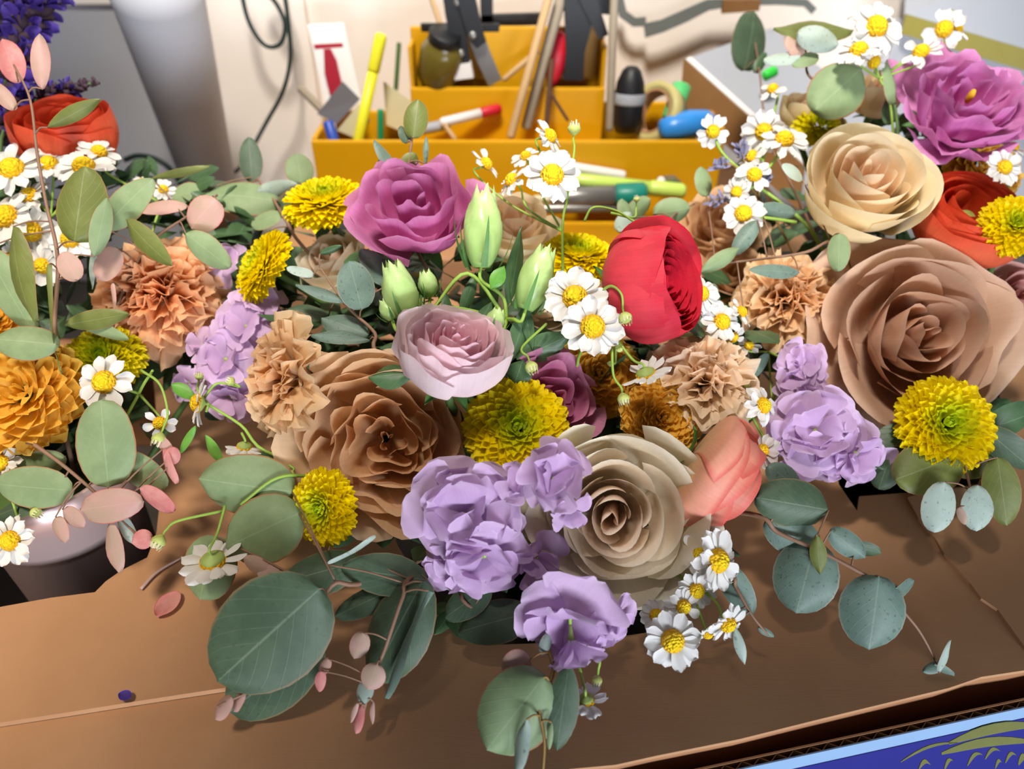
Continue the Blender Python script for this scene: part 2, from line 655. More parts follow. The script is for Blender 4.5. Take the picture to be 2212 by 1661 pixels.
# ------------------------------------------------------------------ petals wrapped about an axis (roses, ranunculus, lisianthus)
def cup_flower(name, label, cat, px, py, d, rpx, nrm, mat, vase, N_=28, H=0.95, r0=0.07, pw=0.8, drop=0.35, bel=0.95, bel2=1.0,
               w0=1.5, w1=0.85, curl=0.4, vc=0.62, ruf=0.02, rf=5.0, spiral=0.10, edge=0.30, point=0.06, seed=1, spin=0.0, wob=0.03,
               href=0.6, sepal=True, zin=0.0, group=None, stem_mat=None, tmin=0.0, squash=1.0, serr=0.0, inner_curl=0.0, cen=(0, 0), lean_amt=0.05, button=None):
    rg = random.Random(seed)
    R = rpx * d / FPX
    n = N(*nrm)
    Mx = Matrix.Translation(P(px, py, d) - n * (href * H * R)) @ frame(n, spin)
    root = thing(name, label, cat, Mx, group)
    for k in range(N_):
        t = k / (N_ - 1)
        tt = tmin + (1 - tmin) * t
        th0 = k * 2.39996 + rg.uniform(-.25, .25)
        rr = R * (r0 + (1 - r0) * tt ** pw) * rg.uniform(.95, 1.05)
        zr = H * R * (1 - drop * tt ** 2.2 - zin * (1 - tt) ** 2) * rg.uniform(.95, 1.05)
        hw = (w0 + (w1 - w0) * tt) * rg.uniform(.92, 1.1)
        cu = (curl * tt ** 1.5 + inner_curl) * rg.uniform(.6, 1.35)
        ph, ph2, ph3 = rg.uniform(0, 6.3), rg.uniform(0, 6.3), rg.uniform(0, 6.3)
        rff = rf * rg.uniform(.8, 1.25)
        rfa = ruf * R * (0.5 + 0.9 * tt) * rg.uniform(.6, 1.3)
        off = Vector((cen[0] * R * (1 - tt), cen[1] * R * (1 - tt), 0))
        lean = rg.uniform(-1, 1) * lean_amt * (0.4 + tt)
        lift = rg.uniform(-1, 1) * lean_amt * .5 * R
        off_n = Vector((seed * 3.1 + k * 1.7, k * .9, seed))

        def fn(u, v, tt=tt, th0=th0, rr=rr, zr=zr, hw=hw, cu=cu, ph=ph, ph2=ph2, rff=rff, rfa=rfa, off=off, off_n=off_n, lean=lean, lift=lift):
            ve = v * (1 - edge * abs(u) ** 2.6 + point * max(0, 1 - abs(u) * 2.2) * tt)
            if serr:
                ve *= 1 + serr * math.sin(u * 23 + ph) * v * v
            x = min(ve, 1.0)
            b0, b1, b2, b3 = (1 - x) ** 3, 3 * x * (1 - x) ** 2, 3 * x * x * (1 - x), x ** 3
            r = b0 * .05 * R + b1 * rr * bel + b2 * rr * bel2 + b3 * rr
            z = b1 * .02 * zr + b2 * .55 * zr + b3 * zr
            if ve > 1:
                z += (ve - 1) * zr * .8
            q = max(0.0, (ve - vc) / (1 - vc))
            c2 = cu * (0.7 + 0.7 * abs(u) ** 1.5)
            a = c2 * q * 2.1
            r += R * .30 * c2 * q * q * math.cos(a * .4)
            z -= R * .17 * c2 * q ** 3
            r *= 1 + spiral * u * (1 - .4 * tt)
            wv = v * v
            r += rfa * wv * math.sin(u * rff + ph)
            z += rfa * .6 * wv * math.sin(u * rff * 1.4 + ph2)
            ang = th0 + u * hw * (0.42 + 0.58 * math.sqrt(max(v, 0.001)))
            p = Vector((r * math.cos(ang), r * math.sin(ang) * squash, z)) + off * x
            p += Vector((math.cos(th0), math.sin(th0), 0)) * (lean * R * x * x) + Vector((0, 0, lift * x))
            if wob:
                g = wobble(p * (2.2 / R) + off_n)
                p += g * (wob * R * (0.25 + v) * (0.4 + tt))
            return p
        vs, fs, pv = grid(fn, 14 if tt > .25 else 12, 12)
        pv = [(a, b, tt) for a, b, c in pv]
        part('petal', mk('petal', vs, fs, mat, pv), root)
    if sepal:
        for k in range(5):
            th = 2 * pi * k / 5 + .3

            def fs_(u, v, th=th):
                wdt = .16 * R * (1 - v) ** .8 * (0.6 + v) * 1.2
                r = .10 * R + v * .55 * R; z = -.10 * R + .12 * R * v - .25 * R * v * v
                q = Vector((r, u * wdt, z + .04 * R * u * u))
                return Matrix.Rotation(th, 3, 'Z') @ q
            vs, fs, pv = grid(fs_, 4, 6)
            part('sepal', mk('sepal', vs, fs, M_SEPAL, pv), root)
        vs, fs, pv = lathe_data([(.03 * R, -.30 * R), (.12 * R, -.22 * R), (.16 * R, -.1 * R), (.10 * R, .02 * R)], 10)
        part('calyx', mk('calyx', vs, fs, M_CALYX, pv), root)
    if button:
        br, bz, bm_ = button
        vs, fs, pv = lathe_data([(br * .7 * R, (bz - .14) * R), (br * R, (bz - .07) * R), (br * .95 * R, bz * R), (br * .6 * R, (bz + .07) * R), (.002 * R, (bz + .09) * R)], 16)
        part('button', mk('button', vs, fs, bm_), root)
    base = Mx @ Vector((0, 0, -.25 * R))
    stem_to(root, base, n, vase, 0.0028, stem_mat or M_STEM_D, seed)
    return root, R, Mx


# ------------------------------------------------------------------ carnation
def carnation(name, label, px, py, d, rpx, nrm, mat, vase, N_=46, seed=1, phimax=1.75, ruf=0.13, spin=0, href=.5, flat=1.0):
    rg = random.Random(seed)
    R = rpx * d / FPX
    n = N(*nrm)
    Mx = Matrix.Translation(P(px, py, d) - n * (href * R)) @ frame(n, spin)
    root = thing(name, label, 'carnation', Mx)
    for k in range(N_):
        t = (k + .5) / N_
        phi = phimax * t ** .75 * rg.uniform(.9, 1.1)
        th = k * 2.39996 + rg.uniform(-.3, .3)
        L = R * (1.06 - .12 * (1 - t)) * rg.uniform(.9, 1.06)
        W = R * rg.uniform(.42, .58) * (.62 + .42 * t)
        twist = rg.uniform(-.7, .7) * (1.2 - t)
        p1, p2, p3 = rg.uniform(0, 6.3), rg.uniform(0, 6.3), rg.uniform(0, 6.3)
        fr = rg.uniform(4.5, 7.5)
        am = R * ruf * rg.uniform(.7, 1.25)
        zz = rg.uniform(14, 20)

        def fn(u, v, phi=phi, th=th, L=L, W=W, p1=p1, p2=p2, fr=fr, am=am, zz=zz, twist=twist):
            vv = v * (1 - .18 * u * u + (.035 * abs(math.sin(u * zz + p1)) - .015) * v ** 3 + .05 * math.sin(u * 2.5 + p2) * v)
            # meridian curve: rises, then bends outwards to phi
            a = phi * (.55 * vv + .25)
            r = L * vv * math.sin(a) * flat
            z = L * vv * math.cos(a)
            wv = W * (.12 + .88 * vv ** 1.1)
            nrml = Vector((math.cos(a * 1.3), 0, -math.sin(a * 1.3)))
            wave = am * vv ** 2.2 * (math.sin(fr * u + p1) + .5 * math.sin(fr * 1.9 * u + p2 + 3 * vv))
            q = Vector((r, u * wv * (1 - .1 * vv), z)) + nrml * wave
            q.y += .3 * am * vv ** 2 * math.sin(7 * vv + p2 + u * 3)
            q = Matrix.Rotation(twist * vv, 3, Vector((math.sin(a), 0, math.cos(a)))) @ q
            return Matrix.Rotation(th, 3, 'Z') @ q
        vs, fs, pv = grid(fn, 16, 8)
        pv = [(a, b, t) for a, b, c in pv]
        part('petal', mk('petal', vs, fs, mat, pv), root)
    vs, fs, pv = lathe_data([(.05 * R, -.55 * R), (.16 * R, -.5 * R), (.20 * R, -.1 * R), (.22 * R, .1 * R)], 12)
    part('calyx', mk('calyx', vs, fs, M_CALYX, pv), root)
    stem_to(root, Mx @ Vector((0, 0, -.5 * R)), n, vase, .0024, M_STEM_D, seed)
    return root


# ------------------------------------------------------------------ pompon chrysanthemum
_spoon = {}


def spoon_mesh(mat, kind):
    key = (mat.name, kind)
    if key in _spoon:
        return _spoon[key]
    wid, cup, bend = {'out': (.20, .35, .10), 'mid': (.20, .45, .22), 'in': (.20, .6, .3), 'gold': (.30, .5, .35)}[kind]

    def fn(u, v):
        wv = wid * (.35 + .65 * math.sin(pi * min(1, .12 + v * .80)) ** .7) * (1 if v < .98 else .45)
        x = v * (1 - .06 * u * u)
        z = bend * v * v * .5 + cup * wid * u * u * (0.4 + .6 * v) * .8
        return Vector((x, u * wv, z))
    vs, fs, pv = grid(fn, 4, 5)
    tv = {'out': 1.0, 'mid': .94, 'in': .62, 'gold': .8}[kind]
    me = mk('floret', vs, fs, mat, [(a, b, tv) for a, b, c in pv])
    _spoon[key] = me
    return me


def pompon(name, label, px, py, d, rpx, nrm, mat, vase, n_out=130, n_in=130, phimax=1.85, seed=1, href=.25, gold=False, spin=0, eye=0.30, cat='chrysanthemum', depth=.62, sq=1.0):
    rg = random.Random(seed)
    R = rpx * d / FPX
    n = N(*nrm)
    Mx = Matrix.Translation(P(px, py, d) - n * (href * R)) @ frame(n, spin)
    root = thing(name, label, cat, Mx)
    tot = n_out + n_in
    iv, iff, ipv = [], [], []
    for i in range(tot):
        s = math.sqrt((i + .5) / tot)          # 0 centre .. 1 rim
        th = i * 2.39996 + rg.uniform(-.06, .06)
        phi = phimax * s ** 1.15 + rg.uniform(-.05, .05)
        # petals lie like shingles along a flattened dome, tips lifted
        def dome(f, rad):
            if f <= pi / 2:
                return Vector((rad * math.sin(f), 0, rad * depth * math.cos(f)))
            g = f - pi / 2
            return Vector((rad * (1 - .22 * g), 0, -rad * .62 * math.sin(g)))
        dent = 1.0 - .22 * math.exp(-(s / eye) ** 2)
        b = dome(phi * .55, .60 * R) - Vector((0, 0, .06 * R)); b.z *= dent
        tip = dome(phi, R * rg.uniform(.93, 1.04)); tip.z *= dent
        tip.z += rg.uniform(-.02, .02) * R
        dv = tip - b
        L = dv.length
        el = math.atan2(dv.z, dv.x)
        kind = 'gold' if gold and s > .35 else ('in' if s < eye + .12 else ('mid' if s < .72 else 'out'))
        wsc = (1.0 if s > .5 else .55 + .9 * s) * rg.uniform(.9, 1.15) * .62 * R * (1.15 if gold else 1)
        M2 = Matrix.Rotation(th, 4, 'Z') @ Matrix.Translation(b) @ Matrix.Rotation(-el, 4, 'Y') @ Matrix.Rotation(rg.uniform(-.25, .25), 4, 'X') @ Matrix.Diagonal((L, wsc, wsc * 1.0, 1))
        if sq != 1.0:
            M2 = Matrix.Diagonal((1, sq, 1, 1)) @ M2
        me = spoon_mesh(mat, kind)
        if i >= n_in:
            part('petal', me, root, Mx @ M2)
        else:
            o = len(iv)
            src = [v.co for v in me.vertices]
            iv += [M2 @ v for v in src]
            iff += [tuple(o + a for a in p.vertices) for p in me.polygons]
            ipv += [(0, .7, max(0.0, min(1, (s - eye * .3) / .38)))] * len(src)
    part('inner_florets', mk('inner_florets', iv, iff, mat, ipv), root, kind='stuff')
    vs, fs, pv = lathe_data([(.05 * R, -.32 * R), (.25 * R, -.25 * R), (.38 * R, -.10 * R), (.2 * R, .05 * R)], 12)
    part('calyx', mk('calyx', vs, fs, M_CALYX, pv), root)
    stem_to(root, Mx @ Vector((0, 0, -.3 * R)), n, vase, .0024, M_STEM_D, seed)
    return root


# ------------------------------------------------------------------ chamomile
M_WHITE = petal_mat('chamomile_white', 'e9e7e3', 'e9e7e3', base='dcdccc', rough=.6, transl=.25, vein=.05)
M_DISC = None


def disc_material():
    t = NT('chamomile_disc')
    tc = t.n('ShaderNodeTexCoord').outputs['Object']
    vo = t.n('ShaderNodeTexVoronoi'); vo.inputs['Scale'].default_value = 9.0
    t.l(tc, vo.inputs['Vector'])
    sp = t.n('ShaderNodeSeparateXYZ'); t.l(tc, sp.inputs[0])
    c = t.mix(t.step(sp.outputs[2], .15, .48), lin('f2b50c'), lin('fbd51e'))
    c = t.mix(t.math('MULTIPLY', t.step(vo.outputs[0], .45, .85), .25), c, lin('d2960a'))
    nm = t.bump(t.math('SUBTRACT', 1.0, vo.outputs[0]), .5, .05)
    return t.finish(c, .6, .25, 0, 0, nm)


M_DISC = disc_material()


def mesh_cham():
    ms = []
    for s in range(4):
        rg = random.Random(40 + s)
        bend = (-.10, .10, -.35, -.75)[s]; cupv = (.25, .35, .15, .3)[s]; wd = (.235, .265, .225, .20)[s]

        def fn(u, v):
            wv = wd * (.45 + .55 * min(1, v / .6) ** .8) * (math.sqrt(max(.02, 1 - ((v - .6) / .41) ** 2)) if v > .6 else 1)
            x = .34 + v * .70 * (1 - .05 * u * u)
            z = .06 + bend * v * v * .6 + cupv * wd * u * u + .02 * math.sin(u * 5) * v
            return Vector((x, u * wv, z))
        vs, fs, pv = grid(fn, 6, 9)
        ms.append(mk('petal', vs, fs, M_WHITE, [(a, b, 1) for a, b, c in pv]))
    dome = [(.40, .0), (.42, .08), (.40, .18), (.345, .28), (.27, .355), (.18, .41), (.09, .435), (.004, .43)]
    vs, fs, pv = lathe_data(dome, 20, capb=True)
    dm = mk('flower_head', vs, fs, M_DISC, pv)
    vs, fs, pv = lathe_data([(.05, -.20), (.12, -.15), (.28, -.09), (.37, -.02), (.38, .03)], 14)
    cal = mk('calyx', vs, fs, M_CALYX, pv)
    # unopened bud: a green cup with a crown of short white petal tips
    vs, fs, pv = lathe_data([(.06, -.55), (.25, -.45), (.55, -.2), (.72, .1), (.70, .35), (.5, .5), (.2, .55), (.01, .53)], 14)
    bud = mk('flower_bud', vs, fs, plain('bud_green', 'b6c06a', .55, .3, var=.2, scale=3), pv)

    def fb(u, v):
        return Vector((.58 + .22 * v - .25 * v * v, u * .12 * (1 - .5 * v * v), .05 + .95 * v))
    vs, fs, pv = grid(fb, 3, 4)
    tip = mk('petal', vs, fs, petal_mat('bud_petal', 'e9e6b8', 'e9e6b8', edge='f6f4e6', rough=.6), [(a, b, 1) for a, b, c in pv])
    return ms, dm, cal, bud, tip


CH_PET, CH_DISC, CH_CAL, CH_BUD, CH_TIP = mesh_cham()


def cham_head(root, px, py, d, rpx, nrm, npet=13, droop=0, seed=0, miss=0.0):
    rg = random.Random(seed * 7 + int(px) * 3 + int(py))
    R = rpx * d / FPX
    n = N(*nrm)
    Mx = Matrix.Translation(P(px, py, d) - n * (.18 * R)) @ frame(n, rg.uniform(0, 6)) @ Matrix.Scale(R, 4)
    h = part('flower_head', CH_DISC, root, Mx)
    part('calyx', CH_CAL, h, Mx)
    for k in range(npet):
        if rg.random() < miss:
            continue
        me = CH_PET[min(3, max(0, droop + rg.choice((0, 0, 1, -1, 0))))]
        M2 = Mx @ Matrix.Rotation(2 * pi * k / npet + rg.uniform(-.09, .09), 4, 'Z') @ Matrix.Rotation(rg.uniform(-.16, .20), 4, 'Y') @ Matrix.Rotation(rg.uniform(-.3, .3), 4, 'X') @ Matrix.Diagonal((rg.uniform(.92, 1.06), rg.uniform(.9, 1.12), 1, 1))
        part('petal', me, h, M2)
    return Mx @ Vector((0, 0, -.19)), n


def cham_bud(root, px, py, d, rpx, nrm, seed=0, npet=11):
    rg = random.Random(seed + int(px))
    R = rpx * d / FPX
    n = N(*nrm)
    Mx = Matrix.Translation(P(px, py, d)) @ frame(n, rg.uniform(0, 6)) @ Matrix.Scale(R, 4)
    h = part('flower_bud', CH_BUD, root, Mx)
    for k in range(npet):
        M2 = Mx @ Matrix.Rotation(2 * pi * k / npet, 4, 'Z') @ Matrix.Diagonal((1, 1, rg.uniform(.75, 1.1), 1))
        part('petal', CH_TIP, h, M2)
    return Mx @ Vector((0, 0, -.5)), n


def chamomile(label, vase, junction, heads, seed=0, r=.0009, to=None, leaves=()):
    """junction: list of (px,py,d) from the first fork down; heads: ('h'|'b', px,py,d,r,nrm,{kw},[via points])"""
    J = [P(*q) for q in junction]
    base = to if to is not None else vase
    root = thing('chamomile_sprig', label, 'chamomile', Matrix.Translation(J[-1]))
    for i, hd in enumerate(heads):
        kind, px, py, d, rp, nrm = hd[:6]
        kw = hd[6] if len(hd) > 6 else {}
        via = [P(*q) for q in hd[7]] if len(hd) > 7 else []
        if kind == 'h':
            b, n = cham_head(root, px, py, d, rp, nrm, seed=seed + i, **kw)
        else:
            b, n = cham_bud(root, px, py, d, rp, nrm, seed=seed + i, **kw)
        j = J[min(len(J) - 1, i % len(J))] if not via else None
        tgt = via[-1] if via else min(J, key=lambda q: (q - b).length)
        ln = (tgt - b).length
        l1 = ((via[0] if via else tgt) - b).length
        pts = [b, b - n * min(.007, l1 * .3)] + via[:-1] + [tgt]
        tube('stem', root, pts, r * .75, r, M_STEM, 6)
    low = J[-1]
    tgt = Vector(base)
    pts = J + [low.lerp(tgt, .35) + Vector((0, 0, .012)), tgt]
    tube('stem', root, pts, r, r * 1.5, M_STEM, 6)
    for (x, y, d, L, W, ang) in leaves:
        leaf('leaf', root, x, y, L, W, ang, d, 0.2, M_LEAF_FRESH, shape=1.1)
    return root


# ------------------------------------------------------------------ leaves
def leaf_data(B, T, W, nrm, a=.9, b=.6, cup=.10, bend=.06, seed=0, wave=.02, nu=8, nv=10):
    ax = (T - B); L = ax.length; ax.normalize()
    nn = (nrm - ax * nrm.dot(ax)).normalized()
    sd = ax.cross(nn)
    rg = random.Random(seed)
    p1, p2 = rg.uniform(0, 6), rg.uniform(0, 6)

    def fn(u, v):
        v2 = .5 - .5 * math.cos(pi * v)
        wv = W * .5 * max(0.0, math.sin(pi * v2 ** a)) ** b
        z = -cup * W * u * u * .5 + bend * L * (.25 - (v2 - .5) ** 2) * 4 * .5 + wave * L * math.sin(5 * v2 + p1) * u + .4 * wave * L * math.sin(9 * v2 + p2) * u * u
        return B + ax * (L * v2) + sd * (u * wv) + nn * z
    return grid(fn, nu, nv)


def leaf(name, root, cx, cy, lpx, wpx, ang, d, roll, mat, dd=0.0, shape=.9, sq=.55, cup=.12, bend=.05, seed=0, sub=None):
    a = math.radians(ang)
    dx, dy = math.cos(a) * lpx / 2, -math.sin(a) * lpx / 2
    B = P(cx - dx, cy - dy, d - dd); T = P(cx + dx, cy + dy, d + dd)
    ax = (T - B).normalized()
    nrm = -FW
    nrm = (nrm - ax * nrm.dot(ax)).normalized()
    rg = random.Random(int(cx * 13 + cy * 7))
    nrm = Matrix.Rotation(roll + rg.uniform(-.22, .22), 3, ax) @ nrm
    cup = cup + rg.uniform(-.05, .22)
    bend = bend + rg.uniform(-.07, .07)
    W = wpx * d / FPX
    vs, fs, pv = leaf_data(B, T, W, nrm, shape, sq, cup, bend, seed or int(cx * 7 + cy))
    mi = WM[root].inverted()
    o = part(name, mk(name, [mi @ v for v in vs], fs, mat, pv), root)
    return o, B


M_LEAF_G = leaf_mat('eucalyptus_grey_green', '7d9268', '899e73', rim='a5643f', rough=.55)
M_LEAF_D = leaf_mat('eucalyptus_deep_green', '445842', '4f634b', rim='7d6a4a', rough=.5, speck=.35)
M_LEAF_B = leaf_mat('eucalyptus_blue_green', '62786c', '6e8578', rim='8f8f7f', rough=.5, speck=.5)
M_LEAF_P = leaf_mat('eucalyptus_pink_tip', 'c49c92', 'b59a86', rim='c0605a', rib='d9b8ab', transl=.25)
M_LEAF_R = leaf_mat('eucalyptus_red_tip', 'c97a78', 'd79a92', rim='b8484c', rib='e6c3b8', transl=.25)
M_LEAF_O = leaf_mat('eucalyptus_olive', '687036', '737c40', rim='9a7040', rough=.45)
M_LEAF_K = leaf_mat('foliage_dark_green', '3e5a38', '496642', rough=.4, transl=.12)
M_LEAF_FRESH = leaf_mat('foliage_fresh_green', '5f9a3a', '74ab45', rough=.4, transl=.25)
M_LEAF_S = leaf_mat('eucalyptus_silver', 'a3b4a8', 'b0c0b4', rim='a8a090', rough=.55, speck=.4)
LM = {'G': M_LEAF_G, 'D': M_LEAF_D, 'B': M_LEAF_B, 'P': M_LEAF_P, 'R': M_LEAF_R, 'O': M_LEAF_O, 'K': M_LEAF_K, 'F': M_LEAF_FRESH, 'S': M_LEAF_S}


def eucalyptus(label, stem, leaves, vase=None, sm=None, r=.0013, name='eucalyptus_sprig', cat='eucalyptus'):
    """stem: (px,py,d) points from the tip down; leaves: (cx,cy,len,wid,angle,d,roll,matkey[,dd[,shape[,sq]]])"""
    S = [P(*q) for q in stem]
    root = thing(name, label, cat, Matrix.Translation(S[-1]))
    pts = S + ([S[-1].lerp(vase, .5) + Vector((0, 0, .01)), vase] if vase is not None else [])
    path = catmull(pts, 6)
    vs, fs, pv = tube_data(local(root, path), r * .5, r * 1.4, 6)
    part('stem', mk('stem', vs, fs, sm or M_STEM_R, pv), root)
    for q in leaves:
        cx, cy, L, W, ang, d, roll, mk_ = q[:8]
        dd = q[8] if len(q) > 8 else 0.0
        sh = q[9] if len(q) > 9 else .9
        sq = q[10] if len(q) > 10 else .55
        o, B = leaf('leaf', root, cx, cy, L, W, ang, d, roll, LM[mk_], dd, sh, max(.42, sq - .09))
        near = min(path, key=lambda p: (p - B).length)
        if (near - B).length > .002:
            n2 = near.lerp(B, .5) + Vector((0, 0, .002))
            vs, fs, pv = tube_data(local(root, catmull([near, n2, B], 4)), .0006, .0005, 5)
            part('leaf_stalk', mk('leaf_stalk', vs, fs, sm or M_STEM_R, pv), root)
    return root


# ------------------------------------------------------------------ stock (lilac)
def stock(label, vase, florets, mat, seed=0, name='stock_stem'):
    """florets: (px,py,d,rpx,nrm,n_petals,openness)"""
    f0 = florets[0]
    base = P(f0[0], f0[1], f0[2] + .03)
    root = thing(name, label, 'stock flower', Matrix.Translation(base))
    rg = random.Random(seed)
    for fi, (px, py, d, rp, nrm, npet, opn) in enumerate(florets):
        R = rp * d / FPX
        n = N(*nrm)
        Mx = Matrix.Translation(P(px, py, d) - n * (.25 * R)) @ frame(n, rg.uniform(0, 6))
        vs, fs, pv = lathe_data([(.04 * R, -.35 * R), (.07 * R, -.1 * R), (.10 * R, .02 * R), (.05 * R, .08 * R), (.01 * R, .1 * R)], 8)
        h = part('floret_eye', mk('floret_eye', vs, fs, M_CALYX, pv), root, Mx)
        for k in range(npet):
            t = k / max(1, npet - 1)
            th = k * 2.39996 + rg.uniform(-.35, .35)
            inc = (.45 + 1.15 * t) * opn * rg.uniform(.85, 1.15)
            L = R * (.62 + .42 * t) * rg.uniform(.9, 1.08)
            W = L * rg.uniform(.70, .92)
            tw = rg.uniform(-.5, .5)
            p1, p2 = rg.uniform(0, 6), rg.uniform(0, 6)
            bd = rg.uniform(.15, .75)

            def fn(u, v, inc=inc, L=L, W=W, th=th, tw=tw, p1=p1, p2=p2, bd=bd):
                wv = W * (.10 + .90 * math.sin(pi * .5 * min(1, v * 1.25)) ** 1.6) * math.sqrt(max(.06, 1 - max(0, (v - .62) / .40) ** 2))
                vv = v * (1 - .05 * math.exp(-(u * 4) ** 2) * (1 if v > .9 else 0))
                a = inc + bd * (vv - .5)
                x, z = L * vv * math.sin(a), L * vv * math.cos(a)
                nr = Vector((math.cos(a), 0, -math.sin(a)))
                off = L * (.07 * vv * vv * math.sin(3.4 * u + p1) + .04 * vv ** 2 * math.sin(6.5 * u + p2)) - .16 * W * u * u * vv
                q = Vector((x, u * wv, z)) + nr * off
                q = Matrix.Rotation(tw * vv, 3, Vector((math.sin(inc), 0, math.cos(inc)))) @ q
                return Matrix.Rotation(th, 3, 'Z') @ q
            vs, fs, pv = grid(fn, 10, 9)
            part('petal', mk('petal', vs, fs, mat, [(a, b, t) for a, b, c in pv]), h)
        b = Mx @ Vector((0, 0, -.35 * R))
        tube('floret_stalk', root, [b, b - n * .006, base], .0010, .0012, M_STEM, 6)
    tube('stem', root, [base, base.lerp(vase, .5) + Vector((0, 0, .01)), vase], .002, .0026, M_STEM_D, 6)
    return root


# ------------------------------------------------------------------ lisianthus buds
M_BUD = None


def bud_material():
    t = NT('lisianthus_bud_green')
    at = t.n('ShaderNodeAttribute', attribute_name='pv')
    sp = t.n('ShaderNodeSeparateXYZ'); t.l(at.outputs['Vector'], sp.inputs[0])
    tc = t.n('ShaderNodeTexCoord').outputs['Object']
    nz = t.noise(tc, 90, 3)
    c = t.mix(t.step(sp.outputs[1], .1, .95), lin('a9c878'), lin('c3dc92'))
    c = t.mix(t.math('MULTIPLY', t.step(nz, .4, .75), .4), c, lin('8db858'))
    return t.finish(c, .35, .5, 0, .2)


M_BUD = bud_material()


def lis_bud(root, px0, py0, px1, py1, d, wpx, seed=0, dd=0.0, frill=True):
    """bud from its foot (px0,py0) to its frilled mouth (px1,py1)"""
    rg = random.Random(seed)
    B, T = P(px0, py0, d), P(px1, py1, d - dd)
    ax = T - B; L = ax.length
    Mx = Matrix.Translation(B) @ frame(ax, rg.uniform(0, 6))
    R = wpx * .5 * d / FPX
    nv, nu = 22, 30
    vs, fs, pv = [], [], []
    for j in range(nv + 1):
        v = j / nv
        prof = R * (math.sin(pi * min(1, .10 + v * .80)) ** .75) * (1 - .18 * v)
        if v > .84:
            prof = max(prof * 1.0, R * .30) * (1 + (v - .84) * (1.6 if frill else -3.0))
        for s in range(nu):
            q = 2 * pi * s / nu
            rid = (q * 5 / (2 * pi) + v * 1.6) % 1.0           # five overlapping twisted folds
            r = prof * (1 + .13 * (rid - .5) * (0.3 + v))
            z = L * v * (1 + (.06 * math.sin(5 * q + 1) + .04 * math.sin(11 * q)) * (max(0, v - .8) / .2) ** 2)
            vs.append(Vector((r * math.cos(q), r * math.sin(q), z))); pv.append((0, v, 0))
    for j in range(nv):
        for s in range(nu):
            a, b = j * nu + s, j * nu + (s + 1) % nu
            fs.append((a, b, b + nu, a + nu))
    fs.append(tuple(reversed(range(nu))))
    o = part('bud', mk('bud', vs, fs, M_BUD, pv), root, Mx)
    for k in range(5):
        th = 2 * pi * k / 5

        def fn(u, v, th=th):
            r = R * (.35 + .95 * math.sin(pi * min(1, .12 + v * .5)) ** .8) + R * .25 * v * v
            return Matrix.Rotation(th, 3, 'Z') @ Vector((r, u * R * .16 * (1 - v) ** .7, L * (.62 * v - .02)))
        v2, f2, p2 = grid(fn, 2, 6)
        part('sepal', mk('sepal', v2, f2, M_SEPAL, p2), o, Mx)
    return B, ax.normalized()
# ------------------------------------------------------------------ flower colours
K_BROWN = petal_mat('rose_toffee', 'd8a474', 'ecc498', edge='f2d2ac', edge_amt=.35, vein=.06, transl=.42, rough=.6)
K_BROWN2 = petal_mat('rose_cocoa', 'cc9a78', 'dcb698', edge='e8cab0', edge_amt=.35, vein=.06, transl=.38, rough=.6)
K_SAND = petal_mat('rose_sand', 'e6c4a8', 'f0e8cc', edge='f8f2de', edge_amt=.45, vein=.04, transl=.42)
K_CREAM = petal_mat('rose_cream', 'f4c49c', 'f8eac0', edge='faf2d2', edge_amt=.5, vein=.04, transl=.4)
K_PINK = petal_mat('spray_rose_pink', 'f49cb6', 'fdf0f0', edge='fce4e8', edge_amt=.5, vein=.05, transl=.4)
K_LIS = petal_mat('lisianthus_magenta', 'cc5c9c', 'de8cc0', edge='ecaed4', edge_amt=.45, base='d0a0b4', vein=.10, transl=.38, rough=.42)
K_LIS2 = petal_mat('lisianthus_orchid', 'd676b8', 'e497d0', edge='efb2de', edge_amt=.4, vein=.12, transl=.38, rough=.45)
K_LIS3 = petal_mat('lisianthus_mauve', 'b85a86', 'cf86a6', edge='da9cb6', edge_amt=.4, vein=.12, transl=.35)
K_RED = petal_mat('ranunculus_red', 'b40e26', 'e84a58', edge='dc2a44', edge_amt=.6, base='f0b890', base_w=.55, vein=.10, transl=.35, rough=.45)
K_ORANGE = petal_mat('ranunculus_orange', 'e4562e', 'f67650', edge='e2442c', edge_amt=.5, base='f4c680', base_w=.5, vein=.10, transl=.38, rough=.45)
K_CORAL = petal_mat('ranunculus_coral', 'f0907a', 'fab096', edge='e66a60', edge_amt=.85, edge_w=.14, base='fbd8a4', base_w=.8, vein=.07, transl=.38, rough=.45)
K_CARN = petal_mat('carnation_peach', 'fbc084', 'fedbac', edge='ffe8c4', edge_amt=.5, base='f8b272', vein=.05, transl=.5)
K_CARN2 = petal_mat('carnation_pale_peach', 'fcd2a4', 'fee8ca', edge='fff0d8', edge_amt=.5, base='fac488', vein=.05, transl=.5)
K_CARN3 = petal_mat('carnation_apricot', 'f6a468', 'fcc496', edge='fddcb2', edge_amt=.5, base='f09450', vein=.06, transl=.48)
K_MUM = petal_mat('pompon_yellow', 'c4d620', 'ffe600', edge='ffee20', edge_amt=.4, base='f4d604', base_w=.3, vein=.04, transl=.42, rough=.5)
K_MUM2 = petal_mat('pompon_lime', '96b414', 'e2d410', edge='ecdf20', edge_amt=.4, base='bcae06', base_w=.35, vein=.05, transl=.4, rough=.5)
K_GOLD = petal_mat('chrysanthemum_gold', 'eebc44', 'ffce58', edge='ffdc78', edge_amt=.5, base='f0b03c', base_w=.5, vein=.05, transl=.48, rough=.5)
K_STOCK = petal_mat('stock_lilac', 'd6b2dc', 'debfe2', edge='e8d2ec', edge_amt=.5, base='dde0cc', base_w=.22, vein=.05, transl=.38)
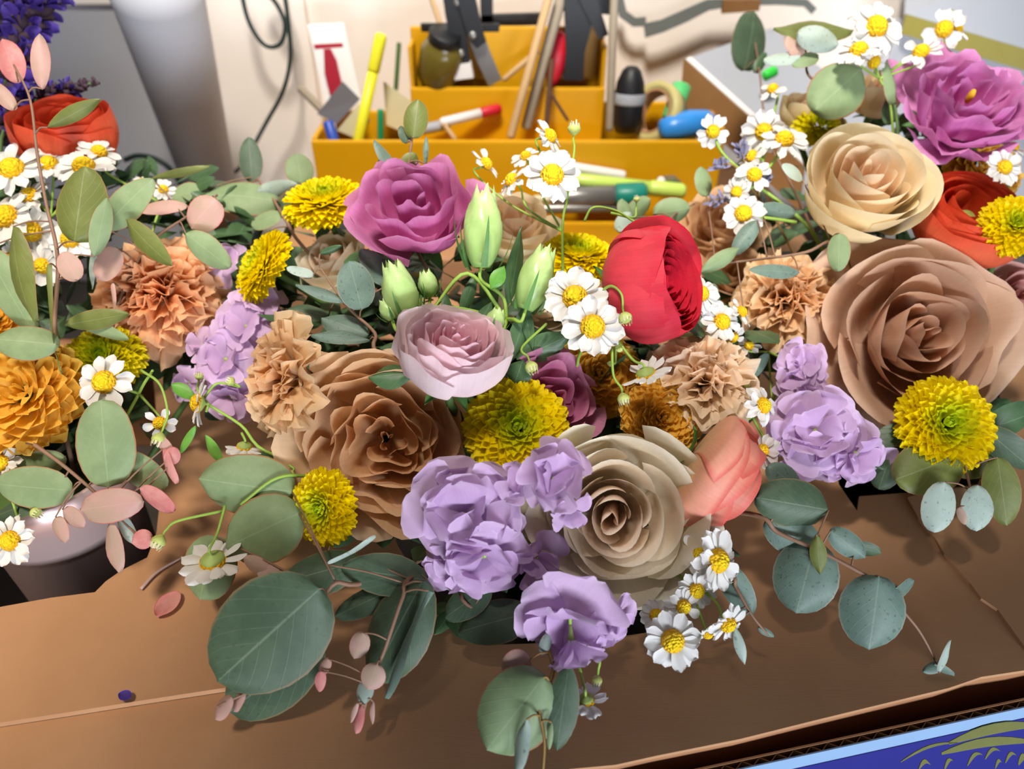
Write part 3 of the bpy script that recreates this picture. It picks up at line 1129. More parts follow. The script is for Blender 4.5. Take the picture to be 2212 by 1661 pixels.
K_DUSTY = petal_mat('rose_dusty_pink', 'cc8c84', 'd9a498', edge='e2b8aa', edge_amt=.4, vein=.08, transl=.35)

# ================================================================== middle bouquet
cup_flower('garden_rose', 'toffee brown ruffled garden rose beside the peach carnation', 'rose', 818, 950, .462, 190, (-.02, .06, 1), K_BROWN, VC,
           N_=30, H=.72, r0=.035, pw=.80, drop=.50, w0=1.0, w1=.85, curl=.45, ruf=.07, rf=4.5, wob=.12, edge=.18, point=.0, seed=12, href=.55, squash=1.14, spin=1.0, bel=.9, cen=(.10, -.16), lean_amt=.10)
carnation('carnation', 'peach carnation turned sideways, between lilac stock and toffee rose', 612, 815, .468, 150, (-.80, .12, .58), K_CARN, VC, N_=48, seed=3, phimax=1.55, ruf=.10)
cup_flower('spray_rose', 'small pale pink spray rose with deep pink heart above the yellow pompon', 'rose', 980, 757, .43, 122, (.16, .76, .62), K_PINK, VC,
           N_=36, H=1.12, r0=.06, pw=.85, drop=.12, bel=1.0, bel2=1.02, w0=1.1, w1=.95, curl=.16, ruf=.035, rf=7, wob=.05, edge=.22, seed=21, href=.62, spiral=.12)
cup_flower('lisianthus', 'magenta pink lisianthus at the top of the middle bouquet', 'lisianthus', 896, 450, .51, 140, (-.02, .55, .83), K_LIS, VC,
           N_=15, H=1.0, r0=.16, pw=.75, drop=.18, bel=.85, bel2=1.0, w0=1.2, w1=.95, curl=.5, ruf=.075, rf=5.5, wob=.10, edge=.18, point=.0, lean_amt=.07, seed=31, href=.62, sepal=True, vc=.7)
pompon('pompon_mum', 'yellow pompon chrysanthemum with green eye under the pink spray rose', 1118, 922, .452, 122, (.05, .30, .95), K_MUM, VC, seed=4, n_out=150, n_in=150, phimax=1.75, eye=.42, depth=.5)
cup_flower('lisianthus', 'dusky mauve lisianthus half hidden behind the yellow pompon', 'lisianthus', 1192, 866, .474, 108, (.25, .15, .95), K_LIS3, VC,
           N_=13, H=.8, r0=.2, pw=.8, drop=.45, w0=1.2, w1=.95, curl=.8, ruf=.06, rf=5, wob=.10, edge=.15, point=0, seed=33, href=.6)
cup_flower('garden_rose', 'sand beige rose with greenish outer petals and dark spiral heart', 'rose', 1338, 1110, .435, 198, (-.05, -.02, 1), K_SAND, VC,
           N_=24, H=.85, r0=.07, pw=.95, drop=.42, w0=1.5, w1=.84, curl=.62, ruf=.025, rf=4, wob=.065, lean_amt=.07, edge=.26, point=.10, seed=41, href=.6, cen=(-.12, 0), spin=.4)
cup_flower('ranunculus', 'coral peach ranunculus seen from its side beside the sand rose', 'ranunculus', 1552, 1030, .455, 118, (.80, -.52, .16), K_CORAL, VC,
           N_=12, H=1.25, r0=.30, pw=.7, drop=.48, lean_amt=.08, bel=1.35, bel2=1.25, w0=1.3, w1=1.15, curl=.0, ruf=.01, rf=3, wob=.03, edge=.16, point=0, seed=51, href=.5, tmin=.3)
carnation('carnation', 'pale peach carnation right of the gold chrysanthemums', 1528, 812, .488, 130, (.08, .55, .83), K_CARN2, VC, N_=50, seed=6)
cup_flower('ranunculus', 'red ranunculus facing sideways beside the chamomile', 'ranunculus', 1402, 618, .475, 114, (.80, .12, .58), K_RED, VC,
           N_=44, H=1.35, r0=.10, pw=.62, drop=-.06, bel=1.30, bel2=1.28, w0=1.3, w1=1.05, curl=.0, ruf=.025, rf=6, wob=.035, edge=.14, point=0, seed=61, href=.55, spiral=.06, zin=.12)
pompon('gold_mum', 'gold chrysanthemum behind the mauve lisianthus', 1296, 806, .503, 96, (.1, .25, .95), K_GOLD, VC, seed=7, gold=True, n_out=110, n_in=60, depth=.6)
pompon('gold_mum', 'gold chrysanthemum above the sand rose, next to the coral ranunculus', 1432, 905, .478, 90, (.15, .2, .97), K_GOLD, VC, seed=8, gold=True, n_out=110, n_in=60, depth=.55)
pompon('pompon_mum', 'yellow pompon chrysanthemum seen from the side left of the magenta lisianthus', 702, 425, .550, 95, (-.02, .80, .60), K_MUM, VC, seed=12, depth=.55, phimax=1.95)
pompon('pompon_mum', 'yellow pompon chrysanthemum facing away, between lilac stock and cream rose', 556, 568, .52, 88, (-.72, .40, .56), K_MUM, VC, seed=13, depth=.5, phimax=1.95)
pompon('pompon_mum', 'yellow pompon chrysanthemum with ragged petals below the toffee rose', 690, 1098, .445, 88, (-.45, .0, .9), K_MUM, VC, seed=14, depth=.5, eye=.4, n_out=120, n_in=120)
pompon('pompon_mum', 'yellow pompon chrysanthemum behind the red ranunculus', 1252, 545, .54, 88, (.10, .80, .6), K_MUM, VC, seed=15, depth=.55, phimax=1.95)
cup_flower('garden_rose', 'cream rose tucked behind the toffee rose, under the yellow pompon', 'rose', 715, 565, .56, 92, (-.35, .55, .75), K_SAND, VC, N_=16, H=.95, drop=.3, w1=.95, curl=.5, seed=71, wob=.05)
cup_flower('garden_rose', 'pale peach rose behind the green lisianthus buds', 'rose', 1112, 490, .575, 92, (.1, .6, .78), K_CREAM, VC, N_=16, H=1.1, drop=.15, w1=.95, curl=.35, seed=72, wob=.05, tmin=.1)
cup_flower('garden_rose', 'tan rose low behind the chamomile and lisianthus buds', 'rose', 1172, 640, .545, 98, (.15, .35, .9), K_SAND, VC, N_=14, H=.8, drop=.3, w1=.95, curl=.35, seed=73, wob=.05, tmin=.25)

stock('lilac stock cluster in front of the toffee and sand roses', VC, [
    (1000, 1112, .412, 132, (-.10, .15, .95), 13, 1.0),
    (1045, 1215, .412, 112, (.05, -.45, .88), 10, 1.05),
    (955, 1230, .42, 70, (-.4, -.4, .8), 6, 1.0),
    (1165, 1215, .43, 78, (.3, -.5, .8), 6, 1.1)], K_STOCK, seed=5)
stock('lilac stock florets lying over the yellow pompon and sand rose', VC, [
    (1195, 1030, .402, 92, (.25, .30, .9), 8, .75),
    (1120, 1040, .410, 62, (-.3, .2, .9), 5, .75),
    (1240, 1105, .404, 72, (.5, -.35, .75), 4, 1.1)], K_STOCK, seed=9)
stock('lilac stock floret drooping below the sand rose', VC, [
    (1225, 1350, .400, 118, (-.15, -.55, .8), 8, 1.0),
    (1235, 1400, .398, 84, (.05, -.96, .2), 6, .55),
    (1330, 1345, .408, 72, (.65, -.35, .65), 6, .9)], K_STOCK, seed=17)

lb = thing('lisianthus_buds', 'stem of pale green lisianthus buds in the heart of the middle bouquet', 'lisianthus', Matrix.Translation(P(1075, 760, .49)))
jn = P(1110, 640, .485)
for (x0, y0, x1, y1, d, w_, dd, via) in (
        (1040, 578, 1046, 412, .478, 92, 0, (1085, 640)), (882, 690, 846, 570, .462, 82, .008, (960, 665)), (1135, 668, 1180, 538, .470, 82, 0, (1110, 690)),
        (848, 690, 828, 648, .458, 40, 0, (900, 700)), (1062, 715, 1078, 668, .452, 46, 0, (1075, 740)), (930, 640, 918, 585, .472, 46, .006, (1010, 590))):
    B, ax = lis_bud(lb, x0, y0, x1, y1, d, w_, seed=int(x0), dd=dd)
    tube('bud_stalk', lb, [B + ax * .002, B - ax * .008, P(via[0], via[1], d + .004), P(1095, 690, .487)], .0011, .0014, M_STEM, 6)
tube('stem', lb, [P(1095, 690, .487), P(1080, 800, .49), VC], .002, .0024, M_STEM_D, 6)
for q in ((1112, 575, 175, 46, 80, .487, .5, 'K'), (1075, 600, 60, 34, 60, .47, .2, 'F'), (1010, 640, 110, 30, 70, .485, .3, 'K'), (1120, 720, 170, 40, 72, .478, .4, 'K'), (1140, 700, 120, 26, 100, .476, -.2, 'K'),
          (985, 690, 90, 40, 120, .478, .3, 'K'), (1040, 690, 90, 36, 60, .47, -.3, 'K'), (845, 810, 100, 62, 185, .455, .3, 'K'), (1175, 750, 130, 62, 25, .478, .2, 'K'), (1120, 805, 60, 60, 250, .46, .2, 'K'), (965, 665, 70, 26, 95, .474, .2, 'K')):
    leaf('leaf', lb, *q[:5], q[5], q[6], LM[q[7]], shape=1.0, sq=.95)

# ================================================================== bouquet with the large brown rose
cup_flower('garden_rose', 'large cocoa brown rose with tight spiral heart', 'rose', 1985, 725, .515, 222, (-.06, .06, 1), K_BROWN2, VR,
           N_=26, H=.85, r0=.06, pw=.95, drop=.50, w0=1.45, w1=.78, curl=.95, vc=.52, ruf=.035, rf=4.5, wob=.085, lean_amt=.07, edge=.24, point=.08, seed=81, href=.62, spin=.8)
cup_flower('garden_rose', 'cream rose with peach heart under the orchid lisianthus', 'rose', 1872, 388, .532, 140, (-.02, .42, .90), K_CREAM, VR,
           N_=22, H=1.15, r0=.07, pw=.9, drop=.18, bel=.85, bel2=1.0, w0=1.4, w1=.95, curl=.42, vc=.68, ruf=.015, rf=3, wob=.03, edge=.22, point=.03, seed=91, href=.7)
cup_flower('lisianthus', 'orchid pink lisianthus with frilled petals above the cream rose', 'lisianthus', 2092, 215, .575, 150, (-.05, .45, .89), K_LIS2, VR,
           N_=17, H=.75, r0=.2, pw=.85, drop=.35, w0=1.1, w1=.85, curl=.6, ruf=.08, rf=6.5, wob=.11, edge=.14, point=0, seed=95, href=.7, serr=.03, button=(.05, .62, plain('stigma_yellow', 'e0a820', .5, .3)))
cup_flower('ranunculus', 'orange ranunculus with green button between cream and brown roses', 'ranunculus', 2092, 462, .545, 114, (.02, .56, .83), K_ORANGE, VR,
           N_=30, H=1.0, r0=.30, pw=.75, drop=.05, bel=1.18, bel2=1.15, w0=1.2, w1=1.05, curl=.0, ruf=.02, rf=5, wob=.03, edge=.14, point=0, seed=97, href=.7, button=(.20, .62, plain('ranunculus_button', '9aa050', .6, .3, var=.3, scale=220)))
pompon('pompon_mum', 'yellow pompon chrysanthemum overlapping the orange ranunculus', 2195, 482, .515, 74, (-.2, .3, .93), K_MUM, VR, seed=22, n_out=110, n_in=90, depth=.55)
pompon('pompon_mum', 'yellow pompon chrysanthemum with bright green eye below the large brown rose', 2053, 912, .485, 110, (-.02, .22, .97), K_MUM, VR, seed=23, eye=.45, depth=.42, n_out=150, n_in=150)
carnation('carnation', 'bright peach carnation left of the large brown rose', 1705, 640, .545, 118, (-.02, .25, .97), K_CARN, VR, N_=52, seed=24, ruf=.14)
cup_flower('garden_rose', 'brown rose in the background left of the cream rose', 'rose', 1560, 480, .625, 92, (-.15, .5, .85), K_BROWN, VR, N_=20, H=.8, drop=.5, w1=.8, curl=.7, ruf=.06, seed=101, wob=.12)
cup_flower('garden_rose', 'dark brown rose low behind the bright peach carnation', 'rose', 1580, 588, .60, 80, (-.2, .4, .9), K_BROWN, VR, N_=16, H=.7, drop=.5, w1=.85, curl=.7, ruf=.06, seed=102, wob=.12)
cup_flower('garden_rose', 'dusty pink rose at the photo edge behind the large brown rose', 'rose', 2205, 640, .555, 80, (.1, .3, .95), K_DUSTY, VR, N_=14, H=.8, drop=.4, w1=.9, curl=.5, seed=103, wob=.06)
pompon('gold_mum', 'rust gold chrysanthemum under the orchid lisianthus', 2125, 362, .60, 80, (0, .4, .9), K_GOLD, VR, seed=25, gold=True, n_out=90, n_in=40)
pompon('pompon_mum', 'olive yellow pompon hidden behind the cream rose and round eucalyptus leaf', 1775, 268, .625, 62, (0, .6, .8), K_MUM2, VR, seed=26, n_out=80, n_in=60)
cup_flower('rose_bud', 'small peach rosebud behind the chamomile above the cream rose', 'rose', 1898, 205, .63, 52, (.05, .7, .7), K_CREAM, VR, N_=10, H=1.5, drop=.05, bel=1.1, bel2=1.1, w1=1.1, curl=.05, seed=104)
cup_flower('rose_bud', 'small peach rosebud beside the round eucalyptus leaf', 'rose', 1735, 235, .64, 46, (-.1, .7, .7), K_CREAM, VR, N_=10, H=1.4, drop=.05, bel=1.1, bel2=1.1, w1=1.1, curl=.05, seed=105)
stock('lilac stock in front of the large brown rose', VR, [
    (1765, 930, .488, 98, (-.15, .15, .95), 11, 1.0),
    (1860, 985, .488, 82, (.2, -.25, .93), 9, 1.05),
    (1725, 985, .492, 70, (-.3, -.35, .85), 6, 1.05),
    (1800, 1000, .49, 62, (0, -.5, .85), 6, 1.1)], K_STOCK, seed=27)
stock('shaded lilac stock wedged between bright peach carnation and brown rose', VR, [
    (1740, 778, .508, 55, (-.1, .3, .95), 8, 1.0), (1712, 815, .508, 48, (-.3, .0, .95), 7, 1.0), (1750, 850, .506, 44, (.1, -.2, .95), 6, 1.0)], K_STOCK, seed=28)

# ================================================================== bouquet beside the white tube
carnation('carnation', 'apricot carnation shaded by eucalyptus leaves', 340, 630, .525, 142, (.15, .2, .96), K_CARN3, VL, N_=50, seed=31, ruf=.13)
cup_flower('ranunculus', 'orange ranunculus behind the reddish eucalyptus stem and salvia', 'ranunculus', 148, 285, .57, 100, (.05, .72, .68), K_ORANGE, VL,
           N_=26, H=1.15, r0=.2, pw=.7, drop=.05, bel=1.2, bel2=1.15, w0=1.2, w1=1.05, curl=0, ruf=.02, rf=5, wob=.03, edge=.14, point=0, seed=111, href=.6)
pompon('pompon_mum', 'lime yellow pompon chrysanthemum behind a chamomile flower', 218, 770, .50, 90, (.05, .55, .83), K_MUM2, VL, seed=32, depth=.55)
pompon('gold_mum', 'amber gold chrysanthemum at the photo edge under a wide eucalyptus leaf', 45, 850, .475, 130, (-.05, .25, .96), K_GOLD, VL, seed=33, gold=True, n_out=80, n_in=30, depth=.6)
pompon('gold_mum', 'amber gold chrysanthemum peeking out above the wide eucalyptus leaf', -10, 690, .52, 60, (.2, .4, .9), K_GOLD, VL, seed=34, gold=True, n_out=60, n_in=30)
stock('lilac stock between the apricot carnation and the sideways peach carnation', VL, [
    (525, 700, .515, 78, (-.1, .3, .95), 8, 1.0), (480, 775, .51, 74, (-.1, .1, 1), 7, 1.05), (560, 650, .52, 58, (.2, .3, .9), 6, 1.0), (430, 745, .52, 46, (-.4, .1, .9), 5, 1.0),
    (490, 860, .515, 66, (.0, -.3, .95), 8, 1.0), (400, 830, .53, 50, (-.3, -.3, .9), 6, 1.0), (490, 560, .54, 50, (-.2, .5, .8), 6, 1.0)], K_STOCK, seed=35)
# ================================================================== chamomile
# --- middle bouquet
chamomile('tall chamomile sprig in front of the yellow tool caddy', VC, [(1225, 430, .50), (1215, 500, .51)], [
    ('h', 1193, 376, .495, 62, (.0, .22, .97), {'npet': 14}), ('h', 1190, 292, .51, 42, (.75, .35, .45), {}), ('b', 1240, 282, .505, 20, (.05, .97, .2), {}, [(1240, 330, .506), (1225, 430, .50)]),
    ('h', 1052, 352, .53, 38, (.7, .45, .4), {'miss': .35}, [(1100, 440, .53), (1215, 500, .51)]), ('h', 1103, 386, .525, 40, (-.65, .5, .5), {'miss': .2}, [(1140, 450, .525), (1215, 500, .51)]),
    ('h', 1135, 335, .54, 32, (-.3, .6, .7), {'miss': .3}, [(1170, 420, .53), (1215, 500, .51)]), ('b', 1385, 483, .505, 17, (.6, -.35, .5), {}, [(1330, 455, .505), (1282, 448, .50), (1262, 478, .505)]),
    ('b', 1375, 432, .54, 10, (0, .9, .3), {}, [(1368, 470, .53), (1320, 460, .52)])], seed=1)
chamomile('chamomile sprig between the lisianthus buds and the red ranunculus', VC, [(1330, 742, .452), (1255, 760, .47)], [
    ('h', 1242, 640, .452, 68, (-.05, .30, .93), {'npet': 13}), ('h', 1280, 704, .440, 66, (-.12, .12, .97), {'npet': 14, 'droop': 1}),
    ('b', 1350, 684, .440, 21, (.1, -.75, .6), {}, [(1342, 635, .442), (1318, 618, .45), (1285, 640, .46)]), ('h', 1396, 812, .438, 54, (.3, -.78, -.42), {'miss': .15}, [(1365, 775, .44), (1322, 718, .448)]),
    ('b', 1338, 752, .446, 14, (-.2, .2, .9), {}), ('b', 1320, 785, .45, 9, (-.6, -.2, .7), {}), ('b', 1346, 858, .436, 19, (.15, -.9, .3), {}, [(1325, 810, .44), (1322, 750, .446)]),
    ('b', 1147, 790, .440, 20, (.25, -.75, .5), {}, [(1128, 750, .45), (1180, 700, .47)])], seed=2)
chamomile('chamomile sprig right of the red ranunculus', VC, [(1560, 760, .50), (1530, 800, .51)], [
    ('h', 1516, 632, .495, 44, (.2, .3, .9), {}), ('h', 1562, 694, .495, 46, (.25, .25, .9), {'miss': .15}), ('h', 1604, 672, .50, 34, (.6, .5, .5), {'miss': .3}), ('h', 1585, 730, .505, 30, (.3, -.5, .8), {'miss': .3})], seed=3)
chamomile('chamomile sprig along the right edge of the pale peach carnation', VC, [(1625, 900, .478), (1590, 900, .49)], [
    ('h', 1652, 875, .470, 46, (.55, .25, .75), {'droop': 2}), ('h', 1598, 932, .468, 36, (.65, .1, .6), {}), ('h', 1645, 975, .468, 40, (-.75, .15, .6), {}), ('b', 1612, 835, .485, 12, (.3, .8, .4), {})], seed=4)
chamomile('chamomile sprig spilling down beside the sand rose', VC, [(1490, 1260, .432), (1450, 1230, .45)], [
    ('h', 1555, 1212, .418, 66, (.55, .05, .82), {'npet': 15}), ('h', 1512, 1195, .430, 46, (-.5, .3, .8), {}), ('h', 1506, 1278, .424, 44, (.1, -.1, 1), {}), ('h', 1454, 1386, .406, 62, (-.05, .12, .98), {'npet': 15}),
    ('h', 1575, 1352, .412, 46, (.35, -.5, .75), {'droop': 1}, [(1550, 1305, .418), (1520, 1275, .428)]), ('h', 1418, 1330, .425, 36, (-.2, .2, .95), {}), ('b', 1466, 1425, .410, 16, (.0, -.95, .2), {}), ('h', 1530, 1372, .418, 30, (.2, -.7, .6), {'miss': .2}), ('h', 1478, 1312, .42, 40, (.2, .0, .97), {'miss': .2})], seed=5)
chamomile('chamomile sprig hanging below the drooping lilac stock', VC, [(1255, 1455, .402), (1240, 1400, .41), (1225, 1330, .43)], [
    ('h', 1266, 1516, .394, 46, (.10, -.92, -.35), {'droop': 1, 'npet': 11, 'miss': .1}), ('b', 1290, 1466, .402, 16, (-.15, -.95, .2), {}, [(1294, 1420, .404), (1270, 1370, .415)])], seed=6)
chamomile('chamomile sprig arching out over the eucalyptus at the box notch', VC, [(520, 1090, .448), (600, 1032, .452), (690, 1030, .47)], [
    ('h', 462, 1216, .436, 68, (.02, -.80, -.50), {'npet': 11, 'miss': .15}, [(470, 1150, .44), (486, 1092, .446)]), ('b', 345, 1166, .446, 22, (-.35, -.75, .4), {}, [(385, 1125, .446), (480, 1104, .448)])], seed=7)
# --- bouquet beside the white tube
chamomile('chamomile flower in front of the lime pompon with its arching bud', VL, [(330, 800, .478), (300, 850, .49)], [
    ('h', 222, 824, .468, 62, (.02, .18, .98), {'npet': 11}), ('b', 345, 945, .462, 22, (-.2, -.9, .3), {}, [(362, 890, .464), (345, 830, .47), (305, 800, .48)]), ('h', 345, 915, .475, 36, (.3, -.2, .9), {'miss': .4})], seed=8)
chamomile('chamomile stem stretching from the peach carnation towards the notch', VC, [(452, 875, .468), (520, 918, .468), (600, 985, .468)], [
    ('h', 424, 870, .468, 52, (-.86, .12, .35), {}, [(445, 890, .47)]), ('b', 430, 815, .485, 13, (.2, .9, .3), {}), ('b', 500, 825, .478, 15, (-.7, .5, .3), {}, [(470, 828, .48), (440, 860, .476)]), ('h', 528, 968, .470, 40, (-.2, -.8, -.4), {'miss': .3}, [(522, 935, .47)]), ('b', 630, 1022, .462, 12, (-.3, -.8, .5), {}, [(625, 1005, .465)])], seed=9, leaves=((395, 845, .478, 60, 30, 150), (460, 970, .47, 70, 26, 300), (405, 950, .475, 70, 18, 240)))
chamomile('chamomile cluster massed below the orange ranunculus', VL, [(110, 470, .53), (100, 540, .53)], [
    ('h', 22, 360, .525, 64, (-.1, .5, .85), {'npet': 12}), ('h', 104, 350, .535, 46, (.2, .5, .8), {}), ('h', 180, 355, .525, 58, (.15, .62, .75), {'npet': 12}), ('h', 215, 325, .545, 40, (.5, .6, .6), {}), ('h', 8, 465, .515, 66, (-.2, .3, .9), {'npet': 12}),
    ('h', 65, 500, .52, 56, (.25, -.3, .9), {'droop': 1}), ('h', 150, 515, .52, 50, (.1, .2, .95), {}), ('h', 60, 420, .53, 48, (-.3, .5, .8), {}), ('h', 90, 575, .52, 44, (.0, -.3, .95), {'droop': 1}), ('h', 20, 560, .53, 44, (.0, .3, .95), {})], seed=10)
chamomile('chamomile sprig low at the photo edge above the metal cup', VL, [(20, 1060, .465), (-20, 1000, .48)], [
    ('h', 18, 1168, .455, 54, (-.1, .15, .98), {'npet': 14}), ('h', 0, 1000, .47, 46, (-.2, .3, .9), {}), ('b', 75, 1105, .462, 17, (.8, -.4, .3), {}, [(30, 1085, .465)]), ('h', -15, 960, .475, 34, (-.2, .3, .9), {})], seed=11)
chamomile('small chamomile florets behind the pinkish eucalyptus leaves', VL, [(350, 440, .57), (330, 500, .56)], [
    ('h', 352, 408, .565, 26, (.1, .3, .9), {'miss': .3}), ('h', 305, 392, .57, 26, (-.1, .7, .6), {'miss': .3}), ('b', 240, 350, .56, 13, (.5, .7, .3), {})], seed=12)
# --- bouquet with the large brown rose
chamomile('chamomile sprig at the very top beside the orchid lisianthus', VR, [(1900, 170, .58), (1925, 240, .59)], [
    ('h', 1896, 54, .565, 60, (.1, .18, .98), {'npet': 14}), ('h', 1855, 104, .560, 48, (-.35, .62, .7), {'npet': 12}), ('h', 2040, 62, .60, 44, (-.3, -.2, .9), {'miss': .35}), ('h', 1990, 108, .585, 42, (-.4, .5, .75), {'miss': .3}), ('h', 2070, 60, .605, 34, (.6, .3, .6), {'miss': .3}), ('h', 1890, 135, .575, 34, (.2, -.6, .7), {'miss': .3})], seed=13)
chamomile('chamomile sprig with thick lime stem left of the cream rose', VR, [(1635, 400, .56), (1700, 450, .565), (1760, 510, .57)], [
    ('h', 1696, 297, .565, 50, (.0, .55, .83), {'npet': 12}), ('h', 1606, 460, .553, 46, (-.25, .1, .95), {'npet': 11, 'miss': .1}, [(1650, 470, .56), (1720, 480, .565)]), ('h', 1630, 375, .555, 40, (-.2, .3, .9), {'miss': .3}), ('h', 1622, 335, .565, 34, (-.7, .4, .5), {'miss': .2}),
    ('h', 1650, 285, .58, 46, (-.3, -.3, .9), {'droop': 1}), ('h', 1540, 285, .57, 36, (-.2, -.4, .85), {'miss': .4}, [(1560, 330, .57), (1620, 385, .565)]), ('h', 1590, 415, .56, 32, (-.6, -.2, .7), {'miss': .3}), ('h', 1668, 190, .61, 30, (-.6, .4, .6), {'miss': .3})], seed=14, r=.0013)
chamomile('single chamomile between the orange ranunculus and the orchid lisianthus', VR, [(2180, 420, .56)], [
    ('h', 2172, 360, .55, 40, (.05, .15, .98), {'npet': 13}), ('h', 2190, 315, .565, 30, (.2, .7, .6), {})], seed=15)
chamomile('chamomile sprig beneath the peach carnation beside the brown rose', VR, [(1660, 760, .53), (1700, 780, .54)], [
    ('h', 1618, 745, .515, 26, (-.3, .4, .8), {'miss': .3}), ('b', 1680, 845, .52, 18, (.1, .5, .8), {})], seed=16)

# ================================================================== eucalyptus
# --- middle bouquet, front
eucalyptus('eucalyptus with the largest round leaf hanging over the box edge', [(470, 1525, .40), (560, 1480, .402), (650, 1400, .405), (716, 1266, .415), (800, 1255, .43)], [
    (580, 1372, 300, 242, 222, .398, .10, 'D', -.004, .95, .5), (592, 1462, 250, 150, 218, .412, .25, 'D', 0, .95, .5), (530, 1048, 205, 136, 172, .452, .1, 'G', 0, .9, .5), (566, 1146, 176, 150, 205, .442, .15, 'G', 0, .9, .5), (450, 1228, 140, 132, 255, .45, .1, 'G', 0, .9, .5),
    (482, 1530, 60, 40, 235, .40, .3, 'P'), (515, 1515, 50, 30, 245, .402, .5, 'P'), (556, 1222, 70, 36, 150, .43, .3, 'P'), (580, 1235, 50, 30, 190, .43, .5, 'P')], VC)
eucalyptus('dark eucalyptus sprig with pink tips hanging beside the lilac stock', [(778, 1575, .40), (800, 1480, .40), (832, 1400, .404), (870, 1290, .412), (900, 1240, .43)], [
    (856, 1368, 250, 150, 243, .414, .45, 'D', 0, 1.0, .65), (878, 1392, 250, 54, 248, .404, 1.2, 'B', 0, 1.0, .8), (830, 1240, 190, 92, 172, .425, .3, 'D', 0, .9, .7), (690, 1236, 190, 100, 195, .432, .3, 'D', 0, .9, .7), (790, 1300, 150, 60, 205, .428, .5, 'D'),
    (805, 1463, 58, 56, 250, .397, .1, 'P'), (787, 1495, 52, 44, 240, .40, .4, 'S'), (775, 1555, 62, 28, 258, .398, .3, 'R'), (805, 1540, 50, 12, 268, .398, .3, 'P'), (765, 1540, 46, 12, 250, .398, .3, 'P'), (775, 1395, 60, 46, 250, .405, .2, 'P'), (692, 1472, 46, 26, 262, .402, .2, 'R'), (700, 1440, 40, 30, 240, .404, .4, 'P'), (760, 1190, 120, 26, 30, .42, .8, 'S')], VC)
eucalyptus('eucalyptus tip dangling over the front of the box', [(1170, 1700, .375), (1176, 1600, .38), (1165, 1520, .385), (1195, 1450, .392), (1180, 1390, .405), (1165, 1340, .42)], [
    (1112, 1542, 200, 172, 232, .384, .2, 'G', 0, .95, .5), (1216, 1528, 190, 70, 262, .384, .3, 'D', 0, 1.0, .7), (1124, 1618, 130, 44, 258, .376, .7, 'S', 0, 1.0, .8), (1115, 1438, 66, 66, 205, .397, .2, 'P'), (1178, 1392, 50, 26, 250, .40, .2, 'S'), (1188, 1590, 60, 14, 265, .378, .4, 'G')], VC, sm=M_STEM_O)
eucalyptus('dark eucalyptus leaves under the lilac stock', [(1150, 1380, .43), (1050, 1330, .432), (1000, 1270, .44)], [
    (1070, 1345, 170, 96, 195, .428, .4, 'D', 0, .9, .65), (1010, 1300, 120, 70, 215, .432, .4, 'D')], VC)
# right front trail
eucalyptus('eucalyptus trail wandering over the cardboard towards the torn flap', [(2030, 1445, .436), (1990, 1370, .434), (1955, 1325, .432), (1900, 1262, .43), (1850, 1232, .432), (1770, 1190, .437), (1680, 1150, .445), (1620, 1110, .455)], [
    (1712, 1088, 158, 108, 170, .442, .15, 'D', 0, .9, .5), (1716, 1160, 140, 90, 330, .448, .3, 'B', 0, .9, .6), (1740, 1248, 160, 136, 255, .440, .15, 'B', 0, .95, .5), (1768, 1198, 88, 36, 275, .432, .3, 'O', 0, 1.0, .9), (1832, 1176, 96, 54, 322, .434, .3, 'B'), (1875, 1188, 60, 36, 345, .44, .3, 'D'),
    (1888, 1325, 160, 138, 262, .425, .2, 'B', 0, .95, .5), (1948, 1276, 70, 52, 40, .43, .5, 'B'), (2042, 1418, 76, 20, 70, .43, .4, 'S'), (2018, 1442, 50, 24, 200, .436, .4, 'B'), (2040, 1448, 50, 22, 330, .436, .5, 'B'), (1695, 1035, 90, 70, 140, .455, .3, 'B')], VC)
eucalyptus('blue eucalyptus sprig behind the chamomile right of the sand rose', [(1660, 1372, .425), (1625, 1330, .425), (1590, 1270, .43), (1560, 1230, .44)], [
    (1592, 1275, 130, 66, 300, .432, .3, 'B', 0, .95, .6), (1598, 1395, 86, 24, 285, .415, .2, 'S', 0, 1, .9), (1655, 1366, 40, 16, 330, .425, .2, 'B'), (1572, 1325, 46, 20, 40, .426, .4, 'S')], VC)
# middle bouquet, back and centre
eucalyptus('blue grey eucalyptus sprig between cream rose and lisianthus buds', [(690, 575, .50), (720, 620, .495), (760, 672, .49), (810, 720, .485), (830, 780, .48)], [
    (768, 616, 108, 80, 105, .482, .2, 'B', 0, .9, .55), (812, 575, 100, 54, 130, .50, .4, 'B'), (690, 632, 110, 34, 160, .49, .6, 'B', 0, 1, .8), (648, 586, 60, 26, 165, .50, .4, 'S'), (745, 705, 110, 64, 160, .492, .4, 'B', 0, .9, .7), (735, 728, 130, 40, 175, .48, .8, 'B', 0, 1, .8), (715, 540, 50, 16, 20, .50, .5, 'K'), (665, 675, 90, 40, 170, .51, .4, 'D')], VC)
eucalyptus('upright eucalyptus tip behind the magenta lisianthus', [(897, 215, .53), (893, 270, .53), (886, 330, .53), (880, 400, .53), (890, 520, .53)], [
    (898, 256, 84, 54, 82, .525, .25, 'O', 0, .95, .5), (873, 290, 40, 26, 110, .53, .4, 'D'), (832, 340, 90, 30, 120, .53, .5, 'B'), (838, 375, 80, 44, 110, .53, .3, 'D'), (885, 352, 50, 40, 60, .53, .4, 'O'), (920, 325, 60, 12, 88, .53, .2, 'B')], VC)
